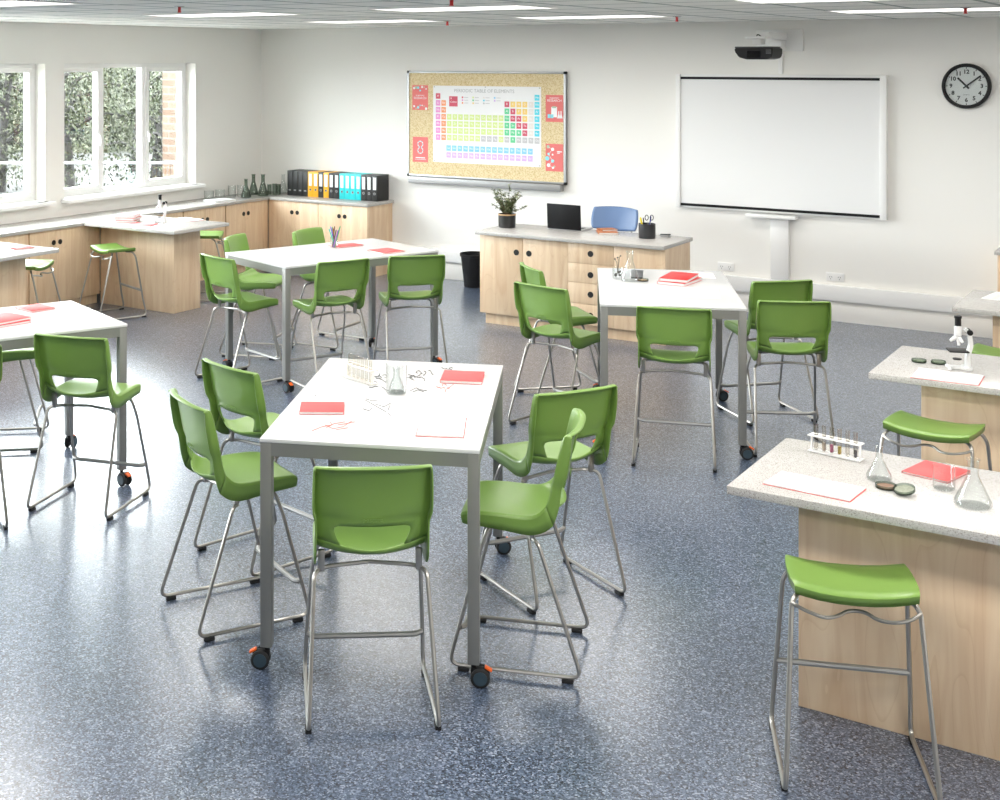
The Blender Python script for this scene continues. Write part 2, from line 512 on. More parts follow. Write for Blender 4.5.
# ------------------------------------------------------------------ high chairs
ROWS = [  # edge(y,z), centre(y,z), half width, flange(y,z)
    ((.198, .574), (.204, .570), .184, (.196, .566)),
    ((.203, .596), (.209, .590), .193, (.197, .562)),
    ((.190, .605), (.196, .600), .199, (.186, .560)),
    ((.120, .612), (.120, .604), .202, (.105, .556)),
    ((.040, .611), (.040, .598), .204, (.025, .550)),
    ((-.030, .607), (-.030, .592), .205, (-.040, .538)),
    ((-.075, .610), (-.110, .590), .205, (-.090, .540)),
    ((-.105, .629), (-.168, .600), .205, (-.132, .558)),
    ((-.128, .656), (-.190, .624), .205, (-.158, .584)),
    ((-.140, .684), (-.195, .665), .205, (-.173, .622)),
    ((-.147, .715), (-.196, .712), .2035, (-.184, .668)),
    ((-.151, .748), (-.200, .742), .2035, (-.190, .742)),
    ((-.156, .757), (-.203, .756), .2145, (-.205, .748)),
    ((-.170, .825), (-.212, .828), .214, (-.217, .817)),
    ((-.184, .885), (-.224, .890), .213, (-.227, .877)),
    ((-.195, .926), (-.235, .932), .211, (-.226, .918)),
    ((-.203, .934), (-.243, .940), .209, (-.229, .926)),
    ((-.226, .930), (-.264, .933), .207, (-.236, .923)),
]
US = [0, .2, .42, .66, .84, .96, 1.0]
COLS = [-u for u in reversed(US)] + US[1:]
HOLE_X = {8: .116, 9: .132, 10: .146}
def shell(r0, r1, mirror_offset=0):
    bm = B(); grid = []
    for i in range(r0, r1 + 1):
        e, c_, w, fl = ROWS[i]
        row = []
        p = 2.4 if i < 8 else (2.0 if i < 12 else 3.0)
        for s in (-1,):
            row.append(bm.verts.new((s * (w - .002), fl[0], fl[1])))
        for u in COLS:
            k = abs(u) ** p
            x = u * w
            if i in HOLE_X and abs(abs(u) - .66) < .01: x = math.copysign(HOLE_X[i], u)
            if i in HOLE_X and abs(abs(u) - .42) < .01: x = math.copysign(HOLE_X[i] * .64, u)
            if i in HOLE_X and abs(abs(u) - .84) < .01: x = math.copysign((HOLE_X[i] + w) / 2, u)
            row.append(bm.verts.new((x, c_[0] + (e[0] - c_[0]) * k, c_[1] + (e[1] - c_[1]) * k)))
        row.append(bm.verts.new((w - .002, fl[0], fl[1])))
        grid.append(row)
    n = len(grid[0])
    for i in range(len(grid) - 1):
        for j in range(n - 1):
            ri = r0 + i
            if ri in (8, 9):
                xa = grid[i][j].co.x; xb = grid[i][j + 1].co.x
                if abs((xa + xb) / 2) < HOLE_X[ri]: continue
            bm.faces.new((grid[i][j], grid[i][j + 1], grid[i + 1][j + 1], grid[i + 1][j]))
    return bm

def add_mods(o, thick, lev=1):
    m = o.modifiers.new('smooth', 'SUBSURF'); m.levels = lev; m.render_levels = lev; m.boundary_smooth = 'PRESERVE_CORNERS'
    m = o.modifiers.new('thick', 'SOLIDIFY'); m.thickness = thick; m.offset = 0

def make_chair(label):
    t = thing('high_chair', label, 'chair', group='green high-backed lab chairs')
    s = obj('seat', shell(0, 8), M_green, t, smooth=60); add_mods(s, .006)
    bk = obj('backrest', shell(8, 17), M_green, t, smooth=60); add_mods(bk, .006)
    mk = B()
    text_into(mk, 'postura', .024, Matrix.Translation((0, -.2085, .738)) @ Matrix.Rotation(R(88), 4, 'X'), extr=.0012)
    obj('embossed_mark', mk, M_green, bk, smooth=0)
    for sx in (-1, 1):
        pts = [(sx * .0, -.03, .525), (sx * .16, -.055, .520), (sx * .205, -.098, .518), (sx * .230, -.268, .021),
               (sx * .230, .242, .021), (sx * .224, .205, .165), (sx * .206, .125, .46), (sx * .186, .095, .552), (sx * .09, .06, .566)]
        obj('side_frame', tube(B(), fillet(pts, [0, .03, .035, .045, .045, .04, .05, .03, 0]), .0078, 8), M_rod, t)
        obj('bracket', bx(sx * .178 - .012, sx * .178 + .012, -.085, -.067, .512, .590, bev=.002), M_rod, t)
        for yy in (-.215, .185):
            obj('glide', bx(sx * .230 - .011, sx * .230 + .011, yy - .022, yy + .022, 0.0, .0155, bev=.003), M_rubber, t)
    fr = tube(B(), fillet([(-.222, .200, .165), (-.195, .185, .16), (.195, .185, .16), (.222, .200, .165)], .03), .011, 8)
    obj('footrest', fr, M_bar, t)
    return t

CH = [
 ((-2.70, 4.058, 127.9), 'green high chair seen square from behind at the near end of the front white table'),
 ((-3.614, 4.401, 61.9), 'green high chair on the left side of the front table, nearer of the two'),
 ((-3.913, 4.99, 75.3), 'green high chair on the left side of the front table, further of the two'),
 ((-2.433, 4.743, 200.3), 'green high chair seen edge-on on the right side of the front table'),
 ((-2.622, 5.405, 149.6), 'green high chair standing behind the edge-on one, right of the front table'),
 ((-5.137, 5.031, 106.3), 'whole green high chair at the near side of the left-edge white table'),
 ((-5.497, 4.401, 150), 'green high chair cut by the left photo edge, only its leg and back rim showing'),
 ((-6.36, 5.51, 43), 'green high chair beyond the left-edge table, its seat under the tabletop'),
 ((-6.194, 7.601, 73.6), 'green high chair at the left end of the middle-left white table'),
 ((-6.642, 8.387, 18.6), 'green high chair facing forward behind the left corner of the middle-left table'),
 ((-6.393, 9.004, 3.0), 'green high chair behind the pencil cup on the far side of the middle-left table'),
 ((-5.58, 7.86, 154.6), 'green high chair at the near side of the middle-left table, left of two'),
 ((-5.224, 8.412, 135.9), 'green high chair at the near side of the middle-left table, right of two'),
 ((-3.701, 7.827, 76.8), 'green high chair left of the middle-right table, nearer of two, in front of the desk'),
 ((-3.999, 8.433, 45.0), 'green high chair left of the middle-right table, further of two, mostly hidden'),
 ((-2.845, 7.573, 109.2), 'green high chair seen from behind at the near end of the middle-right table'),
 ((-2.366, 8.175, 118.9), 'green high chair right of the middle-right table, nearer of two'),
 ((-2.69, 8.831, 135.8), 'green high chair right of the middle-right table, further of two, nearest the wall trunking'),
]
base_chair = make_chair(CH[0][1])
for i, ((x, y, a), lab) in enumerate(CH):
    if i == 0:
        base_chair.location = (x, y, 0); base_chair.rotation_euler = (0, 0, R(a - 90))
    else: dup(base_chair, (x, y, 0), R(a - 90), lab)

# ------------------------------------------------------------------ stools
def make_stool(label):
    t = thing('lab_stool', label, 'stool', group='green backless lab stools')
    bm = B(); g = []
    xs = [-.203, -.198, -.17, -.12, -.06, 0, .06, .12, .17, .198, .203]
    ys_ = [-.148, -.140, -.09, -.03, .03, .09, .135, .146]
    for y in ys_:
        row = []
        for x in xs:
            u = abs(x) / .203
            z = .622 + .024 * u ** 2.4
            wy = 1 - .10 * u ** 3 if y > 0 else 1 - .02 * u
            xx = x * (1 - .05 * abs(y / .148) ** 3)
            z -= .006 if abs(y) > .145 else 0
            if abs(x) > .20: z -= .003
            row.append(bm.verts.new((xx, y * wy - .01, z)))
        g.append(row)
    for i in range(len(ys_) - 1):
        for j in range(len(xs) - 1): bm.faces.new((g[i][j], g[i][j + 1], g[i + 1][j + 1], g[i + 1][j]))
    # skirt round the seat edge
    edge = [e for e in bm.edges if e.is_boundary]
    r = bmesh.ops.extrude_edge_only(bm, edges=edge)
    nv = [v for v in r['geom'] if isinstance(v, bmesh.types.BMVert)]
    for v in nv:
        v.co.z -= .027; v.co.x *= .99; v.co.y *= .985
    bmesh.ops.recalc_face_normals(bm, faces=bm.faces)
    s = obj('seat', bm, M_green, t, smooth=50)
    m = s.modifiers.new('bev', 'SOLIDIFY'); m.thickness = .006; m.offset = -1
    for sx in (-1, 1):
        pts = [(sx * .10, -.075, .598), (sx * .178, -.105, .600), (sx * .200, -.128, .575), (sx * .233, -.270, .013), (sx * .233, .215, .013),
               (sx * .226, .182, .16), (sx * .203, .118, .56), (sx * .178, .10, .602), (sx * .10, .07, .598)]
        obj('side_frame', tube(B(), fillet(pts, [0, .03, .035, .05, .05, .04, .035, .03, 0]), .0082, 8), M_rod, t)
        for yy in (-.215, .185):
            obj('glide', bx(sx * .233 - .010, sx * .233 + .010, yy - .022, yy + .022, -0.0002, .012, bev=.002), M_rubber, t)
    w = [(-.200, -.13, .572), (-.165, -.165, .566), (-.10, -.175, .548), (-.055, -.15, .55), (-.02, -.12, .560), (.03, -.12, .560), (.065, -.155, .548), (.12, -.175, .552), (.17, -.16, .562), (.200, -.13, .572)]
    obj('wire_hanger', tube(B(), fillet(w, .03), .006, 8), M_rod, t)
    obj('footrest', tube(B(), [(-.220, .168, .248), (.220, .168, .248)], .011, 8), M_bar, t)
    return t
ST = [
 ((-1.126, 4.625, 112), 'green backless stool in the bottom right corner, in front of the nearest bench'),
 ((-1.257, 6.773, 84.7), 'green backless stool between the two nearest right-hand benches'),
 ((-1.20, 8.70, 90), 'green stool mostly hidden behind the microscope bench at the right edge'),
 ((-8.718, 8.835, 70.3), 'whole green backless stool in front of the left bench with the microscope'),
 ((-8.62, 10.02, 213), 'green stool showing past the far end of the left microscope bench'),
 ((-8.61, 7.69, 204), 'green stool behind the nearer left bench at the left photo edge'),
]
st0 = make_stool(ST[0][1])
for i, ((x, y, a), lab) in enumerate(ST):
    if i == 0: st0.location = (x, y, 0); st0.rotation_euler = (0, 0, R(a - 90))
    else: dup(st0, (x, y, 0), R(a - 90), lab)

# ------------------------------------------------------------------ white wheeled tables
def make_table(label):
    t = thing('classroom_table', label, 'table', group='white wheeled tables')
    W_, L_ = .428, .705
    obj('table_top', bx(-W_, W_, -L_, L_, .884, .90, bev=.003), M_top, t)
    a = B()
    for (x0, x1, y0, y1) in ((-W_ + .044, W_ - .044, -L_ + .0025, -L_ + .030), (-W_ + .044, W_ - .044, L_ - .030, L_ - .0025), (-W_ + .0025, -W_ + .030, -L_ + .044, L_ - .044), (W_ - .030, W_ - .0025, -L_ + .044, L_ - .044)):
        box(a, x0, x1, y0, y1, .832, .8838)
    obj('apron', a, M_grey, t)
    for sx in (-1, 1):
        for sy in (-1, 1):
            cx_, cy_ = sx * (W_ - .0245), sy * (L_ - .0245)
            obj('leg', bx(cx_ - .0225, cx_ + .0225, cy_ - .0225, cy_ + .0225, .085, .8835, bev=.003), M_grey, t)
            k = B()
            tube(k, [(0, 0, .09), (0, 0, .062)], .010, 10)
            box(k, -.014, .014, -.012, .040, .044, .070, bev=.004)
            cst = obj('caster', k, M_black, t)
            cst.location = (cx_, cy_, 0); cst.rotation_euler = (0, 0, R({(-1, -1): 95, (1, -1): -85, (-1, 1): 40, (1, 1): -75}[(sx, sy)]))
            wb = B()
            for dx in (-.028, .014):
                lathe(wb, [(0, dx), (.032, dx), (.0365, dx + .003), (.0365, dx + .011), (.032, dx + .014), (0, dx + .014)], (0, .024, .0367), 24, 0, 'X')
            obj('wheel', wb, M_rubber, cst)
            hb = B()
            for dx in (-.0295, .0275): lathe(hb, [(0, dx), (.026, dx), (.026, dx + .002), (0, dx + .002)], (0, .024, .0367), 24, 0, 'X')
            obj('hub_cap', hb, M_hub, cst)
            lb = B()
            box(lb, -.012, .012, 0, .030, 0, .008, bev=.002, mat=Matrix.Translation((0, .040, .070)) @ Matrix.Rotation(R(-30), 4, 'X'))
            obj('brake_lever', lb, M_orange, cst)
    return t
TB = [
 ((-3.083, 4.837, 114.2), 'white wheeled table in the foreground with a beaker, notebooks and marker writing on it'),
 ((-3.156, 8.233, 114.5), 'white wheeled table in front of the teacher desk with a flask and red folders'),
 ((-5.842, 8.275, 70.0), 'white wheeled table carrying the pencil cup, with five chairs round it'),
 ((-5.84, 4.86, 67.5), 'white wheeled table cut by the left photo edge, with pink-red notebooks'),
]
tb0 = make_table(TB[0][1])
tabs = [tb0]
for i, ((x, y, a), lab) in enumerate(TB):
    if i == 0: tb0.location = (x, y, 0); tb0.rotation_euler = (0, 0, R(a - 90))
    else: tabs.append(dup(tb0, (x, y, 0), R(a - 90), lab))

# marker writing on the front table (belongs to that tabletop only)
def scribble(strokes, mat, name, parent):
    bm = B()
    for s in strokes:
        tube(bm, [(x, y, .9006) for x, y in s], .0016, 4)
    return obj(name, bm, mat, parent, smooth=0)
rnd = random.Random(3)
def local(parent, x, y):
    a = parent.rotation_euler.z; dx, dy = x - parent.location.x, y - parent.location.y
    return (dx * math.cos(a) + dy * math.sin(a), -dx * math.sin(a) + dy * math.cos(a))
CAMC, CAMS = math.cos(R(-34.7299)), math.sin(R(-34.7299))
def W(px, py, z=0.0):
    t = (2.37 - z) / (py - 60.60); X = (px - 343.56) * t; D = 1314.77 * t
    return (CAMC * X + CAMS * D, -CAMS * X + CAMC * D)
def squig(cx_, cy_, n=5, s=8):
    out = []
    for k in range(n):
        x0 = cx_ + rnd.uniform(-s, s); y0 = cy_ + rnd.uniform(-s * .5, s * .5)
        pts = []
        a = rnd.uniform(0, 6.28)
        for q in range(6):
            a += rnd.uniform(-1.4, 1.4)
            pts.append((x0, y0)); x0 += math.cos(a) * 2.2; y0 += math.sin(a) * 1.1
        out.append(pts)
    return out
blk = [[(365, 400), (372, 404), (386, 412)], [(366, 399), (372, 401), (380, 400)], [(375, 404), (384, 407), (391, 403), (388, 410)], [(410, 391), (416, 388), (421, 390), (427, 391)], [(413, 392), (418, 390), (424, 392)], [(363, 409), (369, 411), (372, 408)], [(388, 413), (391, 416)], [(315, 395), (316, 396)]]
blk += squig(420, 375, 9, 11) + squig(378, 378, 6, 7) + squig(380, 385, 5, 6) + squig(452, 371, 3, 4)
red = [[(312, 431), (322, 427), (332, 425), (330, 422)], [(325, 425), (333, 429), (343, 427), (352, 421)], [(338, 425), (346, 424), (355, 422)], [(336, 430), (348, 428)], [(345, 422), (334, 424), (326, 428)]]
red += squig(446, 386, 4, 5)
for nm, st, mt in (('black_marker_writing', blk, M_ink), ('red_marker_writing', red, M_redink)):
    scribble([[local(tb0, *W(x, y, .9)) for x, y in s] for s in st], mt, nm, tb0)

# ------------------------------------------------------------------ worktops, benches, cabinets
ZT = .815
def bench(name_label, x0, x1, y0, y1, px0, px1, py0, py1, wall_left):
    t = thing('lab_bench', name_label, 'bench', ((x0 + x1) / 2, (y0 + y1) / 2, 0), 0, 'fixed lab benches')
    ox, oy = -(x0 + x1) / 2, -(y0 + y1) / 2
    obj('worktop', bx(x0 + ox, x1 + ox, y0 + oy, y1 + oy, ZT - .032, ZT, bev=.004), M_laminate, t)
    obj('base_panel', bx(px0 + ox, px1 + ox, py0 + oy, py1 + oy, 0, ZT - .0325, bev=.002), M_wood, t)
bench('speckled grey bench nearest the camera at lower right, carrying flasks and a tube rack', -1.59, XR - .002, 4.753, 5.50, -1.378, XR - .002, 4.92, 5.33, 0)
bench('speckled grey bench at right carrying the microscope and two glass dishes', -1.585, XR - .002, 6.88, 7.64, -1.372, XR - .002, 7.05, 7.46, 0)
bench('furthest speckled grey bench on the right, barely inside the photo', -1.575, XR - .002, 9.01, 9.775, -1.362, XR - .002, 9.16, 9.57, 0)
bench('left bench running out from the window counter, with stacked folders and microscope', -9.248, -8.09, 8.958, 9.747, -9.2745, -8.315, 9.208, 9.583, 1)
bench('nearer left bench cut by the left photo edge, with one red notebook', -9.248, -8.13, 6.80, 7.60, -9.2745, -8.35, 7.06, 7.435, 1)

def hole_handle(parent, x, y, z, nrm, name='finger_hole', r=.024):
    """round black cut-out handle with a pale rim, facing -Y ('Y') or +X ('X')"""
    bm = B()
    if nrm == 'Y':
        lathe(bm, [(0, -.0005), (r, -.0005), (r, .004), (0, .004)], (x, y - .0035, z), 20, 0, 'Y')
    else:
        lathe(bm, [(0, -.004), (r, -.004), (r, .0005), (0, .0005)], (x + .0035, y, z), 20, 0, 'X')
    obj(name, bm, M_holeblk, parent)

def cabinet_left(y0, y1, label, yc=None):
    t = thing('base_cabinet', label, 'cabinet', (XL, (y0 + y1) / 2, 0), 0, 'cabinets under the window counter')
    oy = -(y0 + y1) / 2
    xf = .505
    obj('body', bx(.001, xf - .02, y0 + oy + .002, y1 + oy - .002, .09, ZT - .033), M_wood, t)
    obj('kickboard', bx(.02, xf - .045, y0 + oy + .002, y1 + oy - .002, 0, .0895), M_wood, t)
    ym = yc or (y0 + y1) / 2
    for a, c_, s in ((y0, ym, 1), (ym, y1, -1)):
        d = obj('door', bx(xf - .0195, xf, a + oy + (.008 if s > 0 else .0015), c_ + oy - (.0015 if s > 0 else .008), .095, ZT - .034, bev=.001), M_wood, t)
        hole_handle(d, xf, (ym - .04 if s > 0 else ym + .04) + oy, .66, 'X')
CY = [(11.115, 11.868, 'cabinet in the corner under the counter, right of the window'), (10.42, 11.11, 'cabinet under the window counter just past the left bench'), (9.72, 10.415, 'cabinet under the counter hidden behind the left bench end'),
      (8.30, 9.206, 'cabinet under the counter behind the whole green stool on the left'), (7.45, 8.295, 'cabinet under the counter cut by the left photo edge')]
for a, c_, lab in CY: cabinet_left(a, c_, lab, {8.30: 8.64, 11.115: 11.463}.get(a))
wt = tag(obj('window_counter', bx(XL + .001, -9.25, 2.5, YB - .001, ZT - .032, ZT, bev=.003), M_laminate), 'long speckled grey worktop running under the windows along the left wall', 'worktop')
wt2 = tag(obj('corner_counter', bx(-9.249, -7.895, 11.845, YB - .001, ZT - .032, ZT, bev=.003), M_laminate), 'short speckled grey worktop carrying the ring binders by the back corner', 'worktop')

def cabinet_back(x0, x1, label, xm, endpanel=False, desk=False):
    t = thing('base_cabinet', label, 'cabinet', ((x0 + x1) / 2, 11.87, 0), 0, 'cabinets under the binder counter')
    ox = -(x0 + x1) / 2
    obj('body', bx(x0 + ox + .001, x1 + ox - .001, .02, .505, .09, ZT - .033), M_wood, t)
    obj('kickboard', bx(x0 + ox + .001, x1 + ox - .004, .045, .50, 0, .0895), M_wood, t)
    for a, c_, s in ((x0, xm, 1), (xm, x1, -1)):
        d = obj('door', bx(a + ox + .0015, c_ + ox - .0015, 0, .0195, .095, ZT - .034, bev=.001), M_wood, t)
        hole_handle(d, (xm - .038 if s > 0 else xm + .038) + ox, 0, .657, 'Y')
cabinet_back(-9.274, -8.575, 'cabinet below the black box files in the back corner', -8.90)
cabinet_back(-8.57, -7.915, 'cabinet below the cyan binders at the open end of the corner counter', -8.25)
cabinet_back(-1.73, -1.10, 'cabinet at the back wall cut by the right photo edge', -1.42)
tag(obj('side_counter', bx(-1.75, -.3, 11.845, YB - .052, ZT - .032, ZT, bev=.003), M_laminate), 'speckled grey worktop corner at the right photo edge by the back wall', 'worktop')

# teacher's desk
ZD = .84
t = thing('teacher_desk', 'long maple teacher desk with round finger holes, standing in front of the noticeboard', 'desk', (-4.885, 10.39, 0))
ox, oy = 4.885, -10.39
obj('worktop', bx(-5.765 + ox, -4.0 + ox, 0, .69, ZD - .032, ZD, bev=.004), M_laminate, t)
obj('body', bx(-5.752 + ox, -4.012 + ox, .09, .655, .10, ZD - .0325), M_wood, t)
obj('kickboard', bx(-5.72 + ox, -4.03 + ox, .12, .62, 0, .0995), M_wood, t)
for a, c_, hx in ((-5.752, -5.325, -5.385), (-5.321, -4.889, -5.262)):
    d = obj('door', bx(a + ox, c_ + ox, .07, .0895, .10, ZD - .034, bev=.001), M_wood, t)
    hole_handle(d, hx + ox, .07, .668, 'Y', r=.026)
for z0, z1 in ((.628, .806), (.460, .625), (.279, .457), (.10, .276)):
    d = obj('drawer', bx(-4.886 + ox, -4.466 + ox, .07, .0895, z0, z1, bev=.001), M_wood, t)
    hole_handle(d, -4.677 + ox, .07, z1 - .092, 'Y', r=.026)
obj('end_panel', bx(-4.463 + ox, -4.012 + ox, .07, .0895, .10, ZD - .034, bev=.001), M_wood, t)

# ------------------------------------------------------------------ wall-mounted things
# noticeboard
t = thing('noticeboard', 'cork noticeboard in an aluminium frame on the back wall', 'noticeboard', (-6.743, YB, 1.08))
ox = 6.743
x0, x1, z0, z1 = -.953, .953, .02, 1.175
obj('cork_panel', bx(x0 + .01, x1 - .01, -.036, -.001, z0 + .01, z1 - .01), M_cork, t)
f = B()
box(f, x0, x1, -.045, -.001, z1 - .022, z1, bev=.004); box(f, x0, x1, -.045, -.001, z0, z0 + .022, bev=.004)
box(f, x0, x0 + .022, -.045, -.001, z0 + .022, z1 - .022); box(f, x1 - .022, x1, -.045, -.001, z0 + .022, z1 - .022)
obj('frame', f, M_alu, t)
for cx_ in (x0 - .004, x1 - .026):
    for cz in (z0 - .004, z1 - .026):
        obj('corner_cap', bx(cx_, cx_ + .03, -.05, -.0008, cz, cz + .03, bev=.008), M_black, t)
f = B(); box(f, x0 + .04, x1 - .04, -.085, -.001, -.052, .018, bev=.004)
obj('pen_tray', f, pbr('grey_aluminium', (.34, .34, .34), .45, metal=.4), t)

def flat(bm, x0, x1, z0, z1, y, mi, th=.0006):
    return box(bm, x0, x1, y - th, y, z0, z1, mi=mi)
# periodic chart
YP = YB - .0365
cols = {'w': (.86, .86, .86), 'red': (.62, .09, .14), 'pink': (.80, .30, .62), 'org': (.86, .33, .15), 'lime': (.66, .78, .30), 'grn': (.13, .62, .30), 'yel': (.88, .62, .18), 'cyan': (.10, .66, .78), 'bei': (.78, .74, .70), 'gry': (.55, .54, .55), 'blu': (.25, .60, .82), 'lil': (.66, .45, .78), 'txt': (.45, .45, .45), 'wt': (.9, .9, .9)}
keys = list(cols)
cm = [pbr('print_' + k, cols[k], .6) for k in keys]
KI = {k: i for i, k in enumerate(keys)}
bm = B()
flat(bm, -7.367, -6.069, 1.266, 2.098, YP, KI['w'], .0015)
yf = YP - .0016
RX = Matrix.Rotation(R(90), 4, 'X')
def TT(x, z, y=None): return Matrix.Translation((x, yf - .0007 if y is None else y, z)) @ RX
text_into(bm, 'PERIODIC TABLE OF ELEMENTS', .052, TT(-6.74, 2.045), KI['txt'])
SYM = {}
rows = ["H                He", "LiBe          B C N O F Ne"]
layout = []
P = .0699; PZ = .0745; X0 = -7.304; Z0 = 1.985
def cell(col, row, k, s, xo=X0, zo=Z0):
    x = xo + col * P; z = zo - row * PZ
    flat(bm, x - .028, x + .028, z - .030, z + .030, yf, KI[k])
    text_into(bm, s, .032, TT(x, z + .002), KI['wt'], extr=.0002)
el = lambda s: s.split()
cell(0, 0, 'red', 'H'); cell(17, 0, 'cyan', 'He')
g1 = el('Li Na K Rb Cs Fr'); g2 = el('Be Mg Ca Sr Ba Ra')
for i in range(6): cell(0, i + 1, 'pink', g1[i]); cell(1, i + 1, 'org', g2[i])
tm = [el('Sc Ti V Cr Mn Fe Co Ni Cu Zn'), el('Y Zr Nb Mo Tc Ru Rh Pd Ag Cd'), el('La Hf Ta W Re Os Ir Pt Au Hg'), el('Ac Rf Db Sg Bh Hs Mt Ds Rg Cn')]
for r_ in range(4):
    for c_ in range(10):
        k = 'lime'
        if r_ == 3 and c_ in (6, 7, 8): k = 'gry'
        cell(2 + c_, 3 + r_, k, tm[r_][c_])
pb = [(el('B C N O F Ne'), el('red yel yel yel bei cyan')), (el('Al Si P S Cl Ar'), el('grn red yel yel bei cyan')), (el('Ga Ge As Se Br Kr'), el('grn red red yel bei cyan')),
      (el('In Sn Sb Te I Xe'), el('grn grn red red bei cyan')), (el('Tl Pb Bi Po At Rn'), el('grn grn grn red bei cyan')), (el('Nh Fl Mc Lv Ts Og'), el('gry grn gry gry gry gry'))]
for r_, (ss, kk) in enumerate(pb):
    for c_ in range(6): cell(12 + c_, 1 + r_, kk[c_], ss[c_])
la = el('La Ce Pr Nd Pm Sm Eu Gd Tb Dy Ho Er Tm Yb Lu'); ac = el('Ac Th Pa U Np Pu Am Cm Bk Cf Es Fm Md No Lr')
for i in range(15):
    cell(i, 0, 'blu', la[i], -7.172, 1.424); cell(i, 1, 'lil', ac[i], -7.172, 1.424)
flat(bm, -7.165, -7.06, 1.875, 1.985, yf, KI['red'])
text_into(bm, '6', .03, TT(-7.14, 1.965), KI['wt']); text_into(bm, 'Carbon', .026, TT(-7.112, 1.925), KI['wt'])
for i, k in enumerate(['red', 'pink', 'org', 'lime', 'grn', 'yel', 'bei', 'cyan', 'gry', 'blu', 'lil']):
    x = -7.0 + (i // 3) * .13; z = 1.975 - (i % 3) * .03
    flat(bm, x - .009, x + .009, z - .009, z + .009, yf, KI[k])
    flat(bm, x + .02, x + .07, z - .003, z + .003, yf, KI['gry'], .0003)
for px_, pz_ in ((-7.35, 2.085), (-6.72, 2.088), (-6.085, 2.085), (-7.35, 1.28), (-6.085, 1.28)):
    flat(bm, px_ - .006, px_ + .006, pz_ - .006, pz_ + .006, yf, KI['txt'], .003)
tag(obj('periodic_table_chart', bm, cm, smooth=0), 'large white periodic table chart pinned to the middle of the noticeboard', 'chart')

PR = [pbr('poster_red', (.74, .17, .16), .6), pbr('poster_white', (.88, .88, .88), .6), pbr('poster_cyan', (.25, .72, .80), .6), pbr('poster_sage', (.42, .55, .40), .6), pbr('poster_deep', (.66, .10, .10), .6)]
def disc(bm, x, z, r_, mi, y):
    lathe(bm, [(0, -.0004), (r_, -.0004), (r_, 0), (0, 0)], (x, y, z), 10, mi, 'Y')
def poster(x0, x1, z0, z1, label, fn):
    bm = B(); flat(bm, x0, x1, z0, z1, YP, 0, .0012)
    fn(bm, (x0 + x1) / 2, (z0 + z1) / 2, YP - .0013, x1 - x0, z1 - z0)
    tag(obj('science_poster', bm, PR, smooth=0), label, 'poster', 'red science posters')
def bars(bm, x, z, y, mi=1, w=.06):
    pass
def p1(bm, x, z, y, w, h):
    rr = random.Random(5)
    for s in (1, -1):
        for i in range(7):
            xx = x - w * .38 + i * w * .127; zz = z + s * h * .36 + rr.uniform(-.022, .022)
            disc(bm, xx, zz, rr.uniform(.007, .016), [1, 3, 2, 2, 1, 3, 1][i], y)
    text_into(bm, 'SCIENTIFIC', .022, Matrix.Translation((x, y - .0005, z + .022)) @ RX, 1)
    text_into(bm, 'RESEARCH', .034, Matrix.Translation((x, y - .0005, z - .006)) @ RX, 1)
def p2(bm, x, z, y, w, h):
    for cz in (.06, -.01):
        for k in range(12):
            a = k * PI / 6
            if (cz > 0 and k == 9) or (cz < 0 and k == 3): continue
            disc(bm, x + math.cos(a) * .032, z + cz + math.sin(a) * .032, .007, 1 if k % 2 else 2, y)
    box(bm, x - .06, x + .06, y - .0004, y, z - .095, z - .085, mi=1); box(bm, x - .07, x + .07, y - .0004, y, z - .11, z - .106, mi=1)
def p3(bm, x, z, y, w, h):
    text_into(bm, 'SCIENTIFIC', .022, Matrix.Translation((x, y - .0005, z + h * .38)) @ RX, 1)
    text_into(bm, 'RESEARCH', .034, Matrix.Translation((x, y - .0005, z + h * .29)) @ RX, 1)
    box(bm, x - .035, x + .03, y - .0004, y, z - .09, z + .015, mi=1); box(bm, x - .025, x + .02, y - .0008, y - .0004, z + .005, z + .022, mi=3)
    box(bm, x - .075, x - .045, y - .0004, y, z - .10, z - .06, mi=2); box(bm, x - .042, x - .01, y - .0008, y - .0004, z - .10, z - .06, mi=2)
    for s, xx in ((.035, .05), (.028, .075)):
        prism(bm, [(-s * .6, -.045), (s * .6, -.045), (.005, .0), (.005, .03), (-.005, .03), (-.005, 0)], 0, .0004, Matrix.Translation((x + xx, y, z - .055)) @ RX, mi=1)
def p4(bm, x, z, y, w, h):
    for dx, dz, r_, mi in ((-.07, .11, .018, 3), (-.02, .085, .018, 1), (-.065, .035, .014, 2), (-.02, .03, .010, 1), (-.08, -.01, .024, 2), (-.02, -.035, .018, 2), (-.065, -.08, .020, 1), (-.015, -.105, .012, 1), (0, -.09, .01, 3)):
        disc(bm, x + dx, z + dz, r_, mi, y)
    for a, b_ in (((-.07, .11), (-.02, .085)), ((-.02, .085), (-.065, .035)), ((-.065, .035), (-.02, -.035)), ((-.02, -.035), (-.065, -.08)), ((-.065, -.08), (-.015, -.105))):
        tube(bm, [(x + a[0], y, z + a[1]), (x + b_[0], y, z + b_[1])], .0016, 4, mi=1)
    box(bm, x + .03, x + .085, y - .0004, y, z + .058, z + .067, mi=1); box(bm, x + .03, x + .06, y - .0004, y, z + .045, z + .052, mi=1)
poster(-7.634, -7.432, 1.828, 2.10, 'red poster with molecules and white lettering, upper left of the noticeboard', p1)
poster(-7.628, -7.432, 1.256, 1.532, 'red poster with a white dotted figure-eight ring, lower left of the noticeboard', p2)
poster(-6.018, -5.820, 1.739, 2.016, 'red poster with flasks and jar drawing, upper right of the noticeboard', p3)
poster(-6.018, -5.820, 1.231, 1.513, 'red poster with a chain of molecule dots, lower right of the noticeboard', p4)

